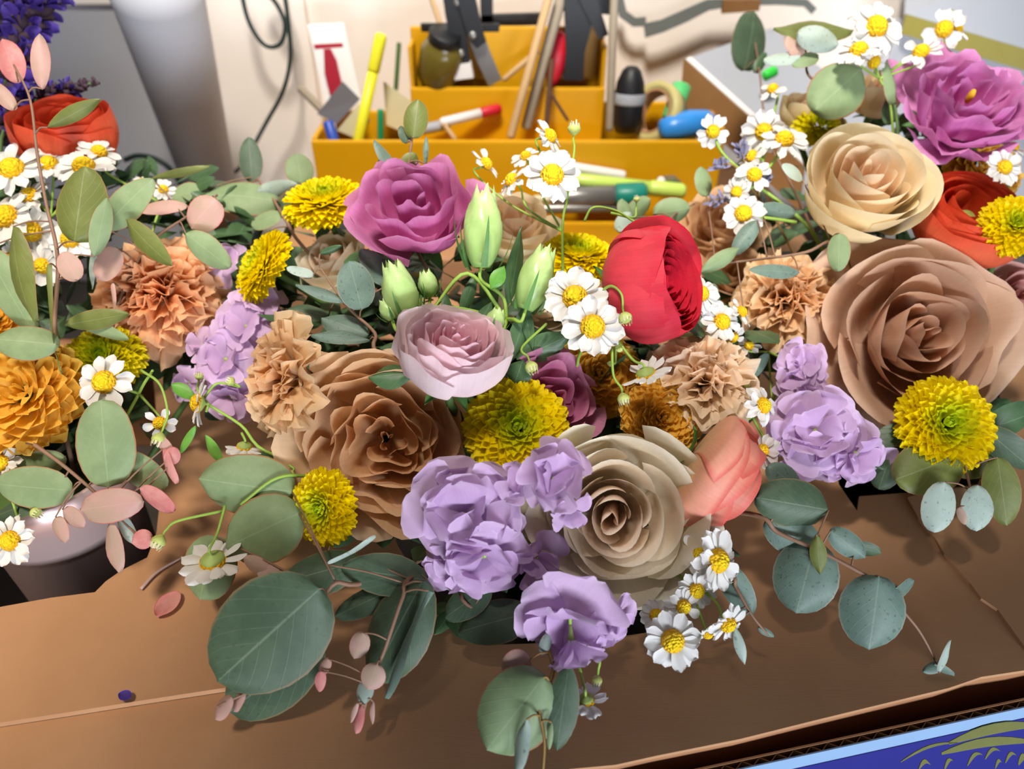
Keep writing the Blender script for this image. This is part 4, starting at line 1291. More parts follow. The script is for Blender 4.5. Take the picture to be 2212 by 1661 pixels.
eucalyptus('eucalyptus spray reaching back towards the white tube', [(540, 330, .62), (560, 390, .61), (590, 430, .60), (620, 480, .58), (680, 560, .56)], [
    (520, 428, 160, 84, 175, .60, .15, 'G', 0, .9, .55), (646, 364, 66, 62, 100, .60, .15, 'G', 0, .9, .5), (541, 345, 100, 50, 95, .61, .3, 'D', 0, .9, .6), (600, 408, 90, 36, 10, .60, .6, 'S'), (575, 475, 70, 50, 200, .59, .3, 'G'), (640, 430, 80, 50, 40, .59, .4, 'D'), (598, 520, 60, 40, 330, .57, .3, 'D'), (470, 405, 80, 44, 170, .61, .3, 'D'), (400, 420, 70, 60, 190, .60, .3, 'G')], VC)
eucalyptus('eucalyptus sprig between red ranunculus and the green pen', [(1500, 440, .60), (1450, 470, .58), (1440, 520, .56), (1450, 620, .54)], [
    (1452, 456, 80, 58, 10, .585, .2, 'G', 0, .9, .5), (1380, 450, 66, 44, 40, .59, .4, 'G'), (1462, 510, 60, 52, 330, .56, .2, 'G'), (1350, 480, 50, 40, 60, .57, .3, 'S'), (1352, 452, 50, 36, 110, .58, .3, 'G')], VC)
# --- right bouquet
eucalyptus('eucalyptus sprig with a broad pale round leaf beside the top chamomile', [(1700, 60, .62), (1740, 110, .61), (1745, 160, .605), (1790, 200, .60), (1830, 300, .59)], [
    (1812, 192, 134, 120, 222, .575, .1, 'G', 0, .9, .45), (1758, 62, 172, 56, 178, .60, .3, 'O', 0, .9, .7), (1768, 84, 92, 54, 345, .59, .2, 'S', 0, .9, .55), (1690, 125, 80, 34, 185, .60, .4, 'S'), (1712, 95, 46, 34, 120, .60, .2, 'P'), (1722, 112, 36, 28, 20, .60, .3, 'P'), (1740, 130, 60, 36, 200, .60, .4, 'G')], VR)
eucalyptus('eucalyptus stem between the cream rose and the orchid lisianthus', [(1912, 110, .59), (1922, 180, .59), (1940, 300, .59)], [
    (1918, 165, 120, 50, 105, .585, .3, 'G', 0, .95, .7), (1925, 235, 70, 40, 80, .60, .3, 'K'), (1990, 345, 120, 46, 230, .59, .4, 'K')], VR, sm=M_STEM_D)
eucalyptus('soft eucalyptus leaf out of focus against the wall', [(1622, 30, .72), (1640, 150, .70), (1660, 300, .66), (1720, 420, .62)], [
    (1618, 88, 130, 90, 80, .71, .2, 'D', 0, .9, .55), (1644, 135, 50, 24, 60, .70, .4, 'K')], VR)
eucalyptus('slim eucalyptus leaves scattered over the peach and brown blooms', [(1545, 570, .54), (1640, 560, .535), (1740, 545, .53), (1800, 520, .53), (1830, 560, .54)], [
    (1672, 586, 108, 34, 176, .522, .3, 'B', 0, .95, .7), (1812, 545, 82, 48, 268, .515, .2, 'G', 0, .9, .55), (1556, 562, 100, 36, 32, .53, .3, 'G', 0, 1, .8), (1712, 372, 56, 34, 140, .545, .3, 'S'), (1520, 392, 66, 40, 100, .58, .3, 'G'), (1610, 512, 90, 40, 235, .545, .4, 'B'), (1680, 455, 80, 34, 350, .56, .4, 'B'), (1640, 790, 66, 26, 55, .52, .3, 'B')], VR)
eucalyptus('eucalyptus leaves hanging below the pompon on the large brown rose', [(2108, 1120, .468), (2095, 1050, .474), (2082, 1010, .49), (2060, 980, .505)], [
    (2030, 1096, 112, 72, 258, .468, .2, 'S', 0, .95, .55), (2111, 1098, 100, 66, 268, .466, .2, 'S', 0, .95, .6), (2165, 1062, 150, 74, 278, .478, .4, 'O', 0, .95, .6), (2005, 1010, 150, 120, 200, .482, .3, 'O', 0, .9, .5), (2085, 995, 110, 80, 320, .497, .4, 'O'), (2180, 970, 130, 70, 320, .49, .4, 'D'), (1930, 965, 120, 90, 220, .50, .4, 'K'), (2078, 1115, 40, 18, 290, .468, .4, 'P'), (2190, 905, 110, 80, 20, .50, .3, 'K'), (1915, 1010, 100, 70, 250, .50, .4, 'D')], VR)
# --- left bouquet
eucalyptus('tall reddish eucalyptus stem with rosy tip leaves', [(30, 140, .50), (65, 215, .495), (80, 330, .49), (100, 440, .485), (125, 560, .482), (118, 700, .48), (125, 850, .485)], [
    (22, 130, 100, 60, 110, .505, .2, 'R', 0, .95, .6), (88, 132, 120, 40, 92, .495, .2, 'P', 0, .95, .7), (5, 205, 80, 34, 130, .50, .3, 'P'), (172, 440, 165, 106, 82, .470, .1, 'O', 0, .9, .5), (218, 490, 130, 44, 78, .475, .5, 'G', 0, .95, .7), (160, 245, 130, 34, 28, .49, .6, 'O', 0, 1, .8), (150, 575, 70, 50, 120, .475, .2, 'P'), (50, 592, 210, 74, 282, .472, .3, 'O', 0, .95, .6), (20, 628, 210, 90, 300, .478, .2, 'G', 0, .95, .6), (52, 738, 140, 80, 175, .466, .15, 'G', 0, .9, .55), (118, 690, 240, 26, 276, .47, .9, 'O', 0, 1, .8)], VL)
eucalyptus('eucalyptus with pinkish round leaves shading the apricot carnation', [(470, 420, .53), (400, 470, .525), (330, 520, .52), (280, 600, .515), (240, 720, .51)], [
    (278, 440, 150, 74, 45, .50, .2, 'G', 0, .95, .6), (322, 524, 140, 52, 315, .49, .2, 'O', 0, .95, .65), (440, 462, 84, 78, 230, .515, .15, 'P', 0, .9, .5), (448, 540, 120, 62, 322, .505, .2, 'G', 0, .95, .6), (350, 450, 110, 34, 185, .53, .4, 'P'), (232, 570, 80, 66, 240, .492, .15, 'P', 0, .9, .55), (200, 580, 90, 24, 268, .495, .3, 'S'), (208, 690, 140, 44, 10, .488, .3, 'O', 0, .95, .7), (220, 712, 120, 34, 340, .492, .4, 'G'), (245, 640, 60, 14, 275, .495, .3, 'P'), (390, 372, 130, 20, 12, .55, .7, 'O', 0, 1, .9)], VL)
eucalyptus('eucalyptus with heart-shaped leaf and blushing tips above the metal cup', [(310, 1170, .452), (250, 1110, .455), (190, 1050, .458), (110, 985, .462), (60, 960, .475)], [
    (226, 958, 190, 128, 95, .455, .1, 'G', 0, .95, .45), (72, 1052, 170, 92, 175, .462, .2, 'G', 0, .9, .55), (240, 1092, 134, 76, 8, .448, .15, 'P', 0, .9, .5), (246, 1182, 112, 46, 280, .449, .3, 'P', 0, .95, .6), (338, 1080, 90, 52, 325, .452, .2, 'R', 0, .95, .6), (306, 1166, 46, 44, 200, .447, .1, 'R'), (270, 1145, 70, 50, 300, .455, .3, 'S'), (365, 1008, 80, 34, 290, .458, .3, 'R'), (372, 985, 40, 34, 80, .458, .3, 'R'), (355, 960, 60, 24, 130, .46, .4, 'P'), (310, 1020, 120, 80, 330, .466, .2, 'G'), (130, 1145, 60, 40, 290, .46, .3, 'P'), (158, 1120, 60, 44, 320, .46, .4, 'P'), (80, 1010, 120, 70, 20, .475, .3, 'G'), (60, 1090, 160, 60, 200, .47, .4, 'D')], VL)

# ------------------------------------------------------------------ purple salvia spikes
M_SALVIA = petal_mat('salvia_purple', '46308c', '54409c', edge='7464b4', edge_amt=.4, vein=.12, transl=.2)
M_SALVIA_C = plain('salvia_calyx', '4d3b46', .7, .2, var=.25, scale=120)


def salvia(label, pts, rpx, n, seed):
    rg = random.Random(seed)
    S = catmull([P(*q) for q in pts], 8)
    root = thing('salvia_spike', label, 'salvia', Matrix.Translation(S[-1]))
    tube('stem', root, [S[0], S[len(S) // 2], S[-1], S[-1].lerp(VL, .5), VL], .0012, .002, M_STEM_D)

    def fc(u, v):
        a = u * pi
        r = .34 * math.sin(pi * min(1, .15 + v * .75)) ** .7
        return Vector((v, r * math.cos(a), r * math.sin(a)))
    cv, cf, cp = grid(fc, 7, 4)
    cm = mk('calyx', cv, cf, M_SALVIA_C, cp)

    def fp(u, v):
        wv = .34 * math.sin(pi * (.2 + v * .62)) ** .8
        return Vector((.6 + v * .95, u * wv, .15 * v + .3 * v * v - .25 * u * u * v))
    qv, qf, qp = grid(fp, 4, 5)
    pm = mk('petal', qv, qf, M_SALVIA, [(a, b, .5) for a, b, c in qp])
    for k in range(n):
        t = (k + .5) / n
        p = S[int(t * (len(S) - 1) * .92)]
        ax = (S[-1] - S[0]).normalized()
        e = Matrix.Rotation(k * 2.4 + rg.uniform(-.3, .3), 3, ax) @ ax.orthogonal().normalized()
        dr = (e - ax * .45).normalized()
        L = rpx * .36 * (.55 + .5 * min(1, t * 2)) * S[0].y / FPX * 1.1 * rg.uniform(.8, 1.15)
        Mx = Matrix.Translation(p) @ dr.to_track_quat('X', 'Z').to_matrix().to_4x4() @ Matrix.Rotation(rg.uniform(0, 6), 4, 'X') @ Matrix.Scale(L, 4)
        c = part('calyx', cm, root, Mx)
        if rg.random() < .75 and t > .22 or rpx > 60:
            for s in (1, -1):
                part('petal', pm, c, Mx @ Matrix.Rotation(1.57 * (1 - s), 4, 'X') @ Matrix.Rotation(rg.uniform(-.3, .3), 4, 'Y'))


salvia('purple salvia spike crossing the upper corner behind the rosy eucalyptus', [(170, -120, .62), (110, -20, .61), (50, 80, .60), (0, 200, .59), (-10, 330, .58)], 74, 110, 1)
salvia('faded purple salvia tip pointing at the white tube', [(205, 178, .60), (150, 192, .60), (80, 215, .60), (10, 260, .60), (0, 340, .58)], 50, 60, 2)
salvia('purple salvia stem low behind the orange ranunculus', [(60, 235, .61), (20, 270, .61), (-20, 310, .61)], 60, 40, 3)
salvia('purple salvia crowding the upper corner of the photo', [(60, -80, .63), (30, 0, .62), (0, 100, .61), (-30, 200, .60)], 70, 80, 4)

# dried lavender beside the chamomile
M_LAV = petal_mat('lavender_grey', '8c8ca6', '9a98b8', vein=.12)


def lavender(label, stems, seed):
    rg = random.Random(seed)
    root = thing('lavender_sprig', label, 'lavender', Matrix.Translation(P(*stems[0][-1])))

    def fp(u, v):
        return Vector((v, u * .28 * math.sin(pi * (.15 + .7 * v)), .1 * v - .2 * u * u))
    v_, f_, p_ = grid(fp, 3, 4)
    pm = mk('petal', v_, f_, M_LAV, [(a, b, .5) for a, b, c in p_])
    for st in stems:
        S = catmull([P(*q) for q in st], 6)
        tube('stem', root, S, .0006, .0008, M_STEM_O, 5, smooth_path=False)
        ax = (S[0] - S[-1]).normalized()
        for k in range(14):
            p = S[int(k / 14 * (len(S) - 1) * .5)]
            e = Matrix.Rotation(k * 2.4, 3, ax) @ ax.orthogonal().normalized()
            Mx = Matrix.Translation(p) @ (e + ax * .8).to_track_quat('X', 'Z').to_matrix().to_4x4() @ Matrix.Scale(.0075 * rg.uniform(.7, 1.1), 4)
            part('petal', pm, root, Mx)
    tube('stem', root, [P(*stems[0][-1]), P(1700, 520, .58), VR], .0008, .0012, M_STEM_O, 5)


lavender('grey lavender sprig beside the chamomile, in front of the caddy corner', [[(1600, 315, .565), (1608, 350, .566), (1640, 430, .57)], [(1545, 362, .565), (1585, 358, .566), (1640, 430, .57)], [(1540, 432, .565), (1590, 425, .567), (1640, 430, .57)], [(1655, 385, .56), (1640, 405, .565), (1640, 430, .57)]], 5)

# fallen petal and floret lying on the cardboard


def flat_leaf(name, label, x0, y0, x1, y1, wpx, mat, z, cat):
    B, T = PZ(x0, y0, z), PZ(x1, y1, z)
    M = Matrix.Translation(B)
    vs, fs, pv = leaf_data(B, T, wpx * .46 / FPX, Z1, .95, .55, -.25, .0)
    vs = [v - B for v in vs]
    me = mk(name, vs, fs, mat, pv)
    single(name, me, label, cat, M)


flat_leaf('fallen_leaf', 'small pink eucalyptus leaf fallen on the cardboard', 386, 1280, 340, 1334, 50, M_LEAF_R, .0062, 'leaf')
flat_leaf('fallen_floret', 'tiny purple salvia floret lying on the flap edge', 283, 1508, 258, 1498, 22, M_SALVIA, .0075, 'petal')
tw = thing('fallen_stalk', 'thin pinkish stalk lying on the cardboard', 'stalk', Matrix.Translation(PZ(305, 1272, .006)))
tube('stalk', tw, [PZ(304, 1272, .0062), PZ(340, 1235, .0066), PZ(392, 1204, .0062)], .0011, .0008, M_LEAF_P, 6)

# ------------------------------------------------------------------ dark filler greenery inside each bouquet (nobody could count it)
def filler(label, pts, n, seed, mat):
    rg = random.Random(seed)
    vs, fs, pv = [], [], []
    for k in range(n):
        px, py, d, sx, sy = rg.choice(pts)
        c = P(px + rg.gauss(0, sx), py + rg.gauss(0, sy), d + rg.uniform(0, .03))
        if c.z < .008:
            c.z = .008 + rg.uniform(0, .01)
        e = Vector((rg.gauss(0, 1), rg.gauss(0, 1), rg.gauss(.2, .5))).normalized()
        L = rg.uniform(.022, .04)
        T = c + e * L
        if T.z < .006:
            T.z = .006
        v2, f2, p2 = leaf_data(c, T, L * rg.uniform(.35, .6), Vector((rg.gauss(0, .5), rg.gauss(0, .5), 1)), 1.0, .75, seed=k, nu=4, nv=5)
        o = len(vs); vs += v2; fs += [tuple(o + a for a in f) for f in f2]; pv += p2
    single('filler_foliage', mk('filler_foliage', vs, fs, mat, pv), label, 'foliage', kind='stuff')


filler('dark filler greenery deep inside the middle bouquet', [(820, 1080, .49, 90, 60), (1050, 760, .51, 110, 60), (1250, 950, .50, 110, 90), (650, 700, .55, 60, 80), (1150, 1200, .46, 140, 60), (1400, 760, .52, 90, 70), (950, 600, .56, 120, 40), (700, 900, .51, 60, 120), (780, 660, .54, 80, 60), (1250, 700, .55, 90, 60), (620, 520, .59, 60, 50)], 420, 1, M_LEAF_K)
filler('dark filler greenery deep inside the bouquet with the large brown rose', [(1900, 560, .60, 110, 60), (1790, 800, .575, 60, 70), (2080, 560, .61, 90, 60), (2050, 930, .555, 100, 40), (1700, 500, .62, 70, 70), (1980, 330, .63, 70, 60), (1650, 700, .58, 60, 70)], 300, 2, M_LEAF_K)
filler('dark filler greenery deep inside the bouquet beside the white tube', [(120, 640, .55, 100, 80), (220, 850, .52, 90, 60), (400, 500, .58, 80, 60), (60, 960, .52, 80, 40), (450, 700, .56, 60, 80), (100, 480, .57, 80, 50), (300, 430, .60, 60, 40)], 320, 3, M_LEAF_K)
# ================================================================== background things
M_YEL = plain('caddy_yellow_plastic', 'd9a005', .42, .45, var=.05, scale=20)
M_BLK = plain('matte_black', '17181b', .5, .4, var=.08)
M_WHT = plain('white_plastic', 'e4e2e0', .5, .35, var=.03)
M_GRY = plain('grey_metal', '8b8986', .35, .5, metal=.6, var=.06)
M_GRYC = plain('grey_card', '6b6a70', .7, .2, var=.04)
M_CREAM = plain('cream_paper', 'd9d2ac', .75, .2, var=.04)
M_REDD = plain('dark_red_plastic', 'a01f33', .4, .4, var=.06)
M_REDB = plain('bright_red_plastic', 'c4182c', .4, .4, var=.06)
M_HIL = plain('highlighter_yellow', 'e6e02a', .4, .4, var=.05)
M_LIME = plain('lime_barrel', 'c6e46a', .35, .45, var=.05)
M_GRNP = plain('green_pen', '118a5a', .4, .4, var=.06)
M_TEAL = plain('teal_cap', '14806f', .4, .4, var=.06)
M_GRNB = plain('green_handle', '58c072', .4, .4, var=.06)
M_BLUE = plain('blue_handle', '2f86d6', .35, .45, var=.06)
M_BLUED = plain('blue_marker', '2c4fb0', .4, .4, var=.06)
M_WOOD = plain('pale_wood', 'c9a678', .65, .3, var=.15, scale=40)
M_WOODD = plain('grey_wood', '9c8f7c', .65, .3, var=.15, scale=40)
M_STICK = plain('dark_twig', '5d4030', .7, .2, var=.2, scale=60)
M_JAR = plain('smoky_jar', '6d6026', .25, .5, var=.25, scale=14)
M_CORD = plain('black_green_cord', '20302c', .5, .4, var=.06)
M_TUBEW = plain('white_paper_roll', 'bcbdc2', .6, .3, var=.02, scale=10)
M_CAB = plain('grey_painted_metal', 'b2b3b9', .55, .35, var=.04, scale=8)
M_BRN = plain('brown_wood_edge', '8a6238', .6, .3, var=.12, scale=30)
M_PANEL = plain('pale_grey_panel', 'a4a8b0', .5, .35, var=.06, scale=12)
M_CORDG = plain('grey_strap', '6f7470', .6, .3, var=.08)
M_TAPE = plain('khaki_tape', 'b9ae72', .45, .4, var=.06)


def xz(px, py, y):
    return PY(px, py, y)


# support carton under the caddy
single('support_carton', bevbox('support_carton', (-.26, .715, -.1345), (.33, .985, .028), M_CARD, .003), 'closed cardboard carton under the yellow caddy', 'cardboard box')

# stepped yellow tool caddy
cb = Matrix.Translation((0, .80, .0285))
caddy = thing('tool_caddy', 'yellow stepped plastic caddy full of tools against the wall', 'tool caddy', cb)
XL, XR = PY(676, 330, .80).x, PY(1562, 320, .80).x
UL, UR = PY(880, 120, .86).x, PY(1312, 120, .86).x


def cpart(name, c0, c1, mat=M_YEL, b=.003):
    me = bevbox(name, c0, c1, mat, b)
    me.transform(WM[caddy].inverted())
    return part(name, me, caddy)


zl = PY(1100, 302, .80).z            # rim of the lower tray
zu = PY(1100, 188, .86).z            # rim of the upper tray
zb_ = PY(1100, 56, .90).z            # top of the back panel
zf = PY(1300, 478, .745).z           # rim of the pen tray
cpart('front_panel', (XL, .797, .029), (XR, .803, zl))
cpart('tray_floor', (XL, .803, zl - .034), (XR, .858, zl - .030), M_YEL, .001)
cpart('end_panel', (XL, .803, .029), (XL + .006, .895, zl + .002))
cpart('end_panel', (XR - .006, .803, .029), (XR, .895, zl + .012))
cpart('middle_panel', (UL, .857, .029), (UR, .863, zu))
cpart('upper_floor', (UL, .863, zu - .02), (UR, .898, zu - .016), M_BLK, .001)
cpart('back_panel', (UL, .897, .029), (UR, .903, zb_))
cpart('back_panel', (XL + .006, .894, .029), (UL, .900, zl + .002))
cpart('back_panel', (UR, .894, .029), (XR - .006, .900, zl + .012))
cpart('upper_end_panel', (UL, .863, zu - .02), (UL + .005, .897, zb_ - .012))
cpart('upper_end_panel', (UR - .005, .863, zu - .02), (UR, .897, zb_ - .012))
cpart('pen_tray', (-.02, .742, .029), (XR - .01, .747, zf))
cpart('pen_tray_floor', (-.02, .747, .029), (XR - .01, .797, .034), M_YEL, .001)
cpart('pen_tray_end', (-.025, .742, .029), (-.02, .797, zf))
cpart('handle_slot', (UL + .012, .8965, zb_ - .006), (UL + .10, .9035, zb_ + .003), M_BLK, .002)


def rod(name, label, cat, p0, p1, r, mat, seg=10, tip=None, cap=None, group=None):
    """a pen, dowel or twig from world p0 (foot) to p1; optional coloured cap part"""
    p0, p1 = Vector(p0), Vector(p1)
    ax = (p1 - p0); L = ax.length
    M = Matrix.Translation(p0) @ frame(ax)
    root = thing(name, label, cat, M)
    prof = [(r * .3, 0), (r * .9, .0015), (r, .004), (r, L * .7 if cap else L - .002), (r * .8, L * .7 if cap else L), (.0002, L * .7 if cap else L)]
    vs, fs, pv = lathe_data(prof, seg)
    part('barrel', mk('barrel', vs, fs, mat), root)
    if cap:
        vs, fs, pv = lathe_data([(r * 1.05, L * .7 - .002), (r * 1.12, L * .7), (r * 1.12, L - .004), (r * .8, L), (.0002, L)], seg)
        part('cap', mk('cap', vs, fs, cap), root)
    return root


# leaning white roll, grey panel, cords
zt = Vector((0, 0, 1))
p0, p1 = PY(460, 420, .90), PY(318, -90, .80)
ax = p1 - p0
M = Matrix.Translation(p0) @ frame(ax)
root = thing('paper_roll', 'white tapering paper roll leaning at the wall', 'paper roll', M)
r0, r1, L = .030, .0455, ax.length
prof = [(r0 - .002, 0), (r0, 0)] + [(r0 + (r1 - r0) * i / 8, L * i / 8) for i in range(1, 9)] + [(r1 - .002, L), (r0 - .002, .002)]
vs, fs, pv = lathe_data(prof, 36, capb=False)
part('rolled_sheet', mk('rolled_sheet', vs, fs, M_TUBEW), root)
vs, fs, pv = lathe_data([(r0 * .5, -.10), (r0 * .8, -.02), (r0 - .0025, .004), (.001, .005)], 24)
part('roll_core', mk('roll_core', vs, fs, M_CARD), root)

a = PY(-300, 60, .96); b = PY(338, 60, .96)
cab = thing('grey_cabinet', 'smooth grey cabinet side behind the white roll', 'cabinet', Matrix.Translation((a.x, .96, -.134)))
me = bevbox('body', (a.x, .955, -.134), (b.x, .998, PY(0, 10, .955).z), M_CAB, .004); me.transform(WM[cab].inverted()); part('body', me, cab)
me = bevbox('top_edge', (a.x, .950, PY(0, 10, .955).z), (b.x + .005, .998, PY(0, 10, .955).z + .012), M_WALL, .003); me.transform(WM[cab].inverted()); part('top_edge', me, cab)
# pale vertical pipe on the wall right of the cords
me = bevbox('trim', (PY(612, 0, .985).x, .985, -.1), (PY(655, 0, .985).x, .999, .9), M_WALL, .004)
single('trim_1', me, 'pale vertical trim strip on the wall', None, kind='structure')


def cord(label, pts, r, mat, name='power_cord', cat='cord'):
    S = [Vector(p) for p in pts]
    root = thing(name, label, cat, Matrix.Translation(S[-1]))
    tube('cable', root, S, r, r, mat, 8, 8)
    return root


yw = .955
cord('dark coiled power cord hanging on the wall above the eucalyptus', [PY(514, -60, yw), PY(535, 40, yw), PY(570, 96, yw), PY(604, 96, yw), PY(616, 55, yw + .003), PY(598, 10, yw + .005), PY(560, -40, yw + .006), PY(585, -70, yw), PY(612, -20, yw - .012),
      PY(624, 60, yw - .012), PY(627, 130, yw - .01), PY(610, 200, yw - .008), PY(575, 265, yw - .006), PY(545, 320, yw - .02), PY(520, 360, yw - .04), PY(480, 395, yw - .06), PY(440, 440, .87)], .0026, M_CORD)
cord('dark cord looping low in front of the white roll', [PY(270, 345, .84), PY(300, 336, .835), PY(340, 345, .83), PY(372, 370, .83), PY(395, 410, .83), PY(410, 470, .82), PY(420, 560, .80)], .003, M_CORD)


# flat cards and packets in the caddy
def card(name, label, cat, quad, y, th, mat, parts=()):
    pts = [PY(px, py, yy) for (px, py), yy in zip(quad, y if isinstance(y, (list, tuple)) else [y] * 4)]
    n = (pts[1] - pts[0]).cross(pts[3] - pts[0]).normalized()
    if n.dot(-FW) < 0:
        n = -n
    M = Matrix.Translation(pts[2])
    root = thing(name, label, cat, M)
    vs, fs = slab_data([pts], n, th)
    part('sheet', mk('sheet', [v - pts[2] for v in vs], fs, mat, smooth=False), root)
    for nm, pp, m2, t2 in parts:
        o = pts[0]
        loop = []
        for px, py in pp:
            r = ray(px, py)
            loop.append(CAM + r * ((o - CAM).dot(n) / r.dot(n)) + n * (t2))
        vs, fs = slab_data([loop], n, t2)
        part(nm, mk(nm, [v - pts[2] for v in vs], fs, m2, smooth=False), root)
    return root


card('tool_packet', 'white blister packet holding a dark red knife', 'packet', [(664, 52), (742, 48), (782, 222), (706, 236)], [.885, .885, .86, .86], .002, M_WHT,
     [('printed_band', [(678, 96), (740, 93), (742, 102), (680, 106)], M_REDD, .0006),
      ('knife_handle', [(702, 107), (716, 106), (728, 130), (740, 182), (738, 200), (716, 206), (704, 160)], M_REDD, .006)])
card('grey_card', 'grey card square standing askew in the caddy', 'card', [(740, 176), (778, 214), (728, 268), (685, 246)], [.845, .845, .835, .835], .0012, M_GRYC)
card('paper_tag', 'cream paper tag under the grey card', 'card', [(775, 225), (800, 262), (772, 300), (728, 282)], .832, .001, M_CREAM)
card('paper_sheet', 'folded cream paper with faint lines behind the highlighter', 'paper', [(828, 176), (888, 218), (870, 285), (835, 270)], .862, .001, M_CREAM)
rod('highlighter', 'yellow highlighter standing in the caddy', 'pen', PY(770, 322, .822), PY(824, 72, .845), .0058, M_HIL, cap=M_HIL)
rod('marker_pen', 'green pen beside the yellow highlighter', 'pen', PY(822, 312, .83), PY(822, 236, .835), .0035, M_GRNP)
rod('marker_pen', 'blue marker below the grey card', 'pen', PY(728, 326, .815), PY(708, 262, .828), .0062, M_BLUED)
rod('marker_pen', 'white marker with red cap lying in the caddy', 'pen', PY(950, 266, .83), PY(1082, 234, .852), .0052, M_WHT, cap=M_REDB)
rod('marker_pen', 'pale grey marker lying behind the white one', 'pen', PY(868, 288, .835), PY(972, 268, .845), .006, M_PANEL)
rod('stick', 'thin green stick between highlighter and caddy', 'stick', PY(852, 240, .87), PY(862, 92, .88), .0026, M_STEM_D)
rod('stick', 'wooden lolly stick beside the tool packet', 'stick', PY(706, 248, .85), PY(648, 190, .87), .0045, M_WOODD)
rod('wooden_skewer', 'slim wooden skewer leaning left in the caddy top tray', 'stick', PY(985, 150, .872), PY(926, -20, .885), .0028, M_WOOD)
rod('wooden_skewer', 'long wooden skewer leaning across the front of the caddy', 'stick', PY(1102, 300, .812), PY(1192, -30, .85), .0044, M_WOOD)
rod('wooden_skewer', 'thick bundle stick behind the long skewer', 'stick', PY(1135, 280, .84), PY(1216, -20, .868), .006, M_WOODD)
rod('wooden_skewer', 'upright grey dowel at the caddy corner', 'stick', PY(1316, 284, .815), PY(1328, -40, .84), .0042, M_WOODD)
rod('wooden_skewer', 'short skewer lying across the top tray', 'stick', PY(1086, 174, .868), PY(1164, 108, .875), .003, M_WOOD)
rod('twig', 'dark twig rising before the red handle', 'stick', PY(1180, 272, .815), PY(1192, 128, .845), .003, M_STICK)
rod('twig', 'thin dark twig slanting beside the first twig', 'stick', PY(1228, 262, .815), PY(1186, 196, .83), .0018, M_STICK)
rod('twig', 'brown stick lying below the white marker', 'stick', PY(985, 304, .818), PY(955, 262, .83), .0026, M_WOOD)

# red handled tool
M = Matrix.Translation(PY(1194, 168, .872)) @ frame(PY(1210, 70, .88) - PY(1194, 168, .872))
root = thing('red_scraper', 'bright red oval tool handle in the top tray', 'tool', M)
prof = [(.003, -.012), (.008, 0), (.0135, .014), (.0145, .026), (.011, .040), (.004, .047), (.0003, .048)]
vs, fs, pv = lathe_data(prof, 20)
vs = [Vector((v.x, v.y * .55, v.z)) for v in vs]
part('handle', mk('handle', vs, fs, M_REDB), root)
vs, fs, pv = lathe_data([(.003, -.028), (.003, -.010)], 8, capt=True)
part('shank', mk('shank', vs, fs, M_STICK), root)


# black handled secateurs: two handles, rivets and a blade
def strip(name, root, pts, y, w, th, mat):
    """a flat bar following pixel points on a plane"""
    S = [PY(px, py, y) for px, py in pts]
    vs = []
    fs = []
    for k, p in enumerate(S):
        t = (S[min(k + 1, len(S) - 1)] - S[max(0, k - 1)]).normalized()
        s = Vector((t.z, 0, -t.x))
        ww = w[k] if isinstance(w, (list, tuple)) else w
        for sy, sx in ((-1, -1), (-1, 1), (1, 1), (1, -1)):
            vs.append(p + s * (ww * sx / 2) + Vector((0, th * sy / 2, 0)))
    for k in range(len(S) - 1):
        a = k * 4
        for i in range(4):
            j = (i + 1) % 4
            fs.append((a + i, a + j, a + 4 + j, a + 4 + i))
    fs.append((3, 2, 1, 0)); m = (len(S) - 1) * 4; fs.append((m, m + 1, m + 2, m + 3))
    return part(name, mk(name, local(root, vs), fs, mat, smooth=False), root)


def rivet(root, px, py, y, r, mat=None):
    M = Matrix.Translation(PY(px, py, y)) @ frame(Vector((0, -1, .2)))
    vs, fs, pv = lathe_data([(r, -.002), (r, .0005), (r * .6, .0015), (.0002, .0018)], 14)
    return part('rivet', mk('rivet', vs, fs, mat or M_GRY), root, M)


root = thing('folding_knife', 'black handled folding knives with silver rivets in the top tray', 'knife', Matrix.Translation(PY(1000, 165, .872)))
strip('handle', root, [(978, -40), (985, 30), (992, 85), (1000, 140)], .868, [.024, .022, .018, .016], .010, M_BLK)
strip('handle', root, [(1002, -30), (1016, 30), (1030, 80), (1040, 96)], .862, [.018, .018, .016, .012], .010, M_BLK)
strip('blade', root, [(1030, 82), (1048, 130), (1070, 178)], .866, [.017, .017, .016], .003, M_GRY)
strip('ferrule', root, [(998, 136), (1003, 168)], .866, [.020, .021], .011, M_WHT)
for q in ((988, 5, .861), (995, 115, .862), (1021, 76, .856)):
    rivet(root, *q, .0042)
root = thing('black_clamp', 'black clamp tool hanging out of the caddy top tray', 'tool', Matrix.Translation(PY(1245, 165, .872)))
strip('jaw', root, [(1252, -40), (1250, 40), (1242, 110), (1238, 170)], .866, [.034, .030, .020, .022], .014, M_BLK)
strip('lever', root, [(1256, -30), (1280, 20), (1303, 78)], .860, [.016, .015, .011], .010, M_BLK)
strip('top_bar', root, [(1205, -15), (1330, -5)], .875, [.03, .03], .02, M_BLK)
root = thing('wire_stand', 'black metal frame standing behind the caddy', 'stand', Matrix.Translation(PY(1105, 60, .93)))
strip('upright', root, [(1050, -40), (1052, 50)], .93, .014, .01, M_BLK)
strip('crossbar', root, [(1040, 44), (1178, 40)], .93, .012, .01, M_BLK)
root = thing('glass_jar', 'smoky amber jar lying in the caddy top tray', 'jar', Matrix.Translation(PY(945, 170, .88)) @ frame(Vector((.25, -.35, 1))))
vs, fs, pv = lathe_data([(.002, 0), (.022, 0), (.024, .004), (.024, .034), (.020, .042), (.016, .046), (.016, .052), (.014, .052), (.014, .046), (.001, .044)], 28)
part('body', mk('body', vs, fs, M_JAR), root)
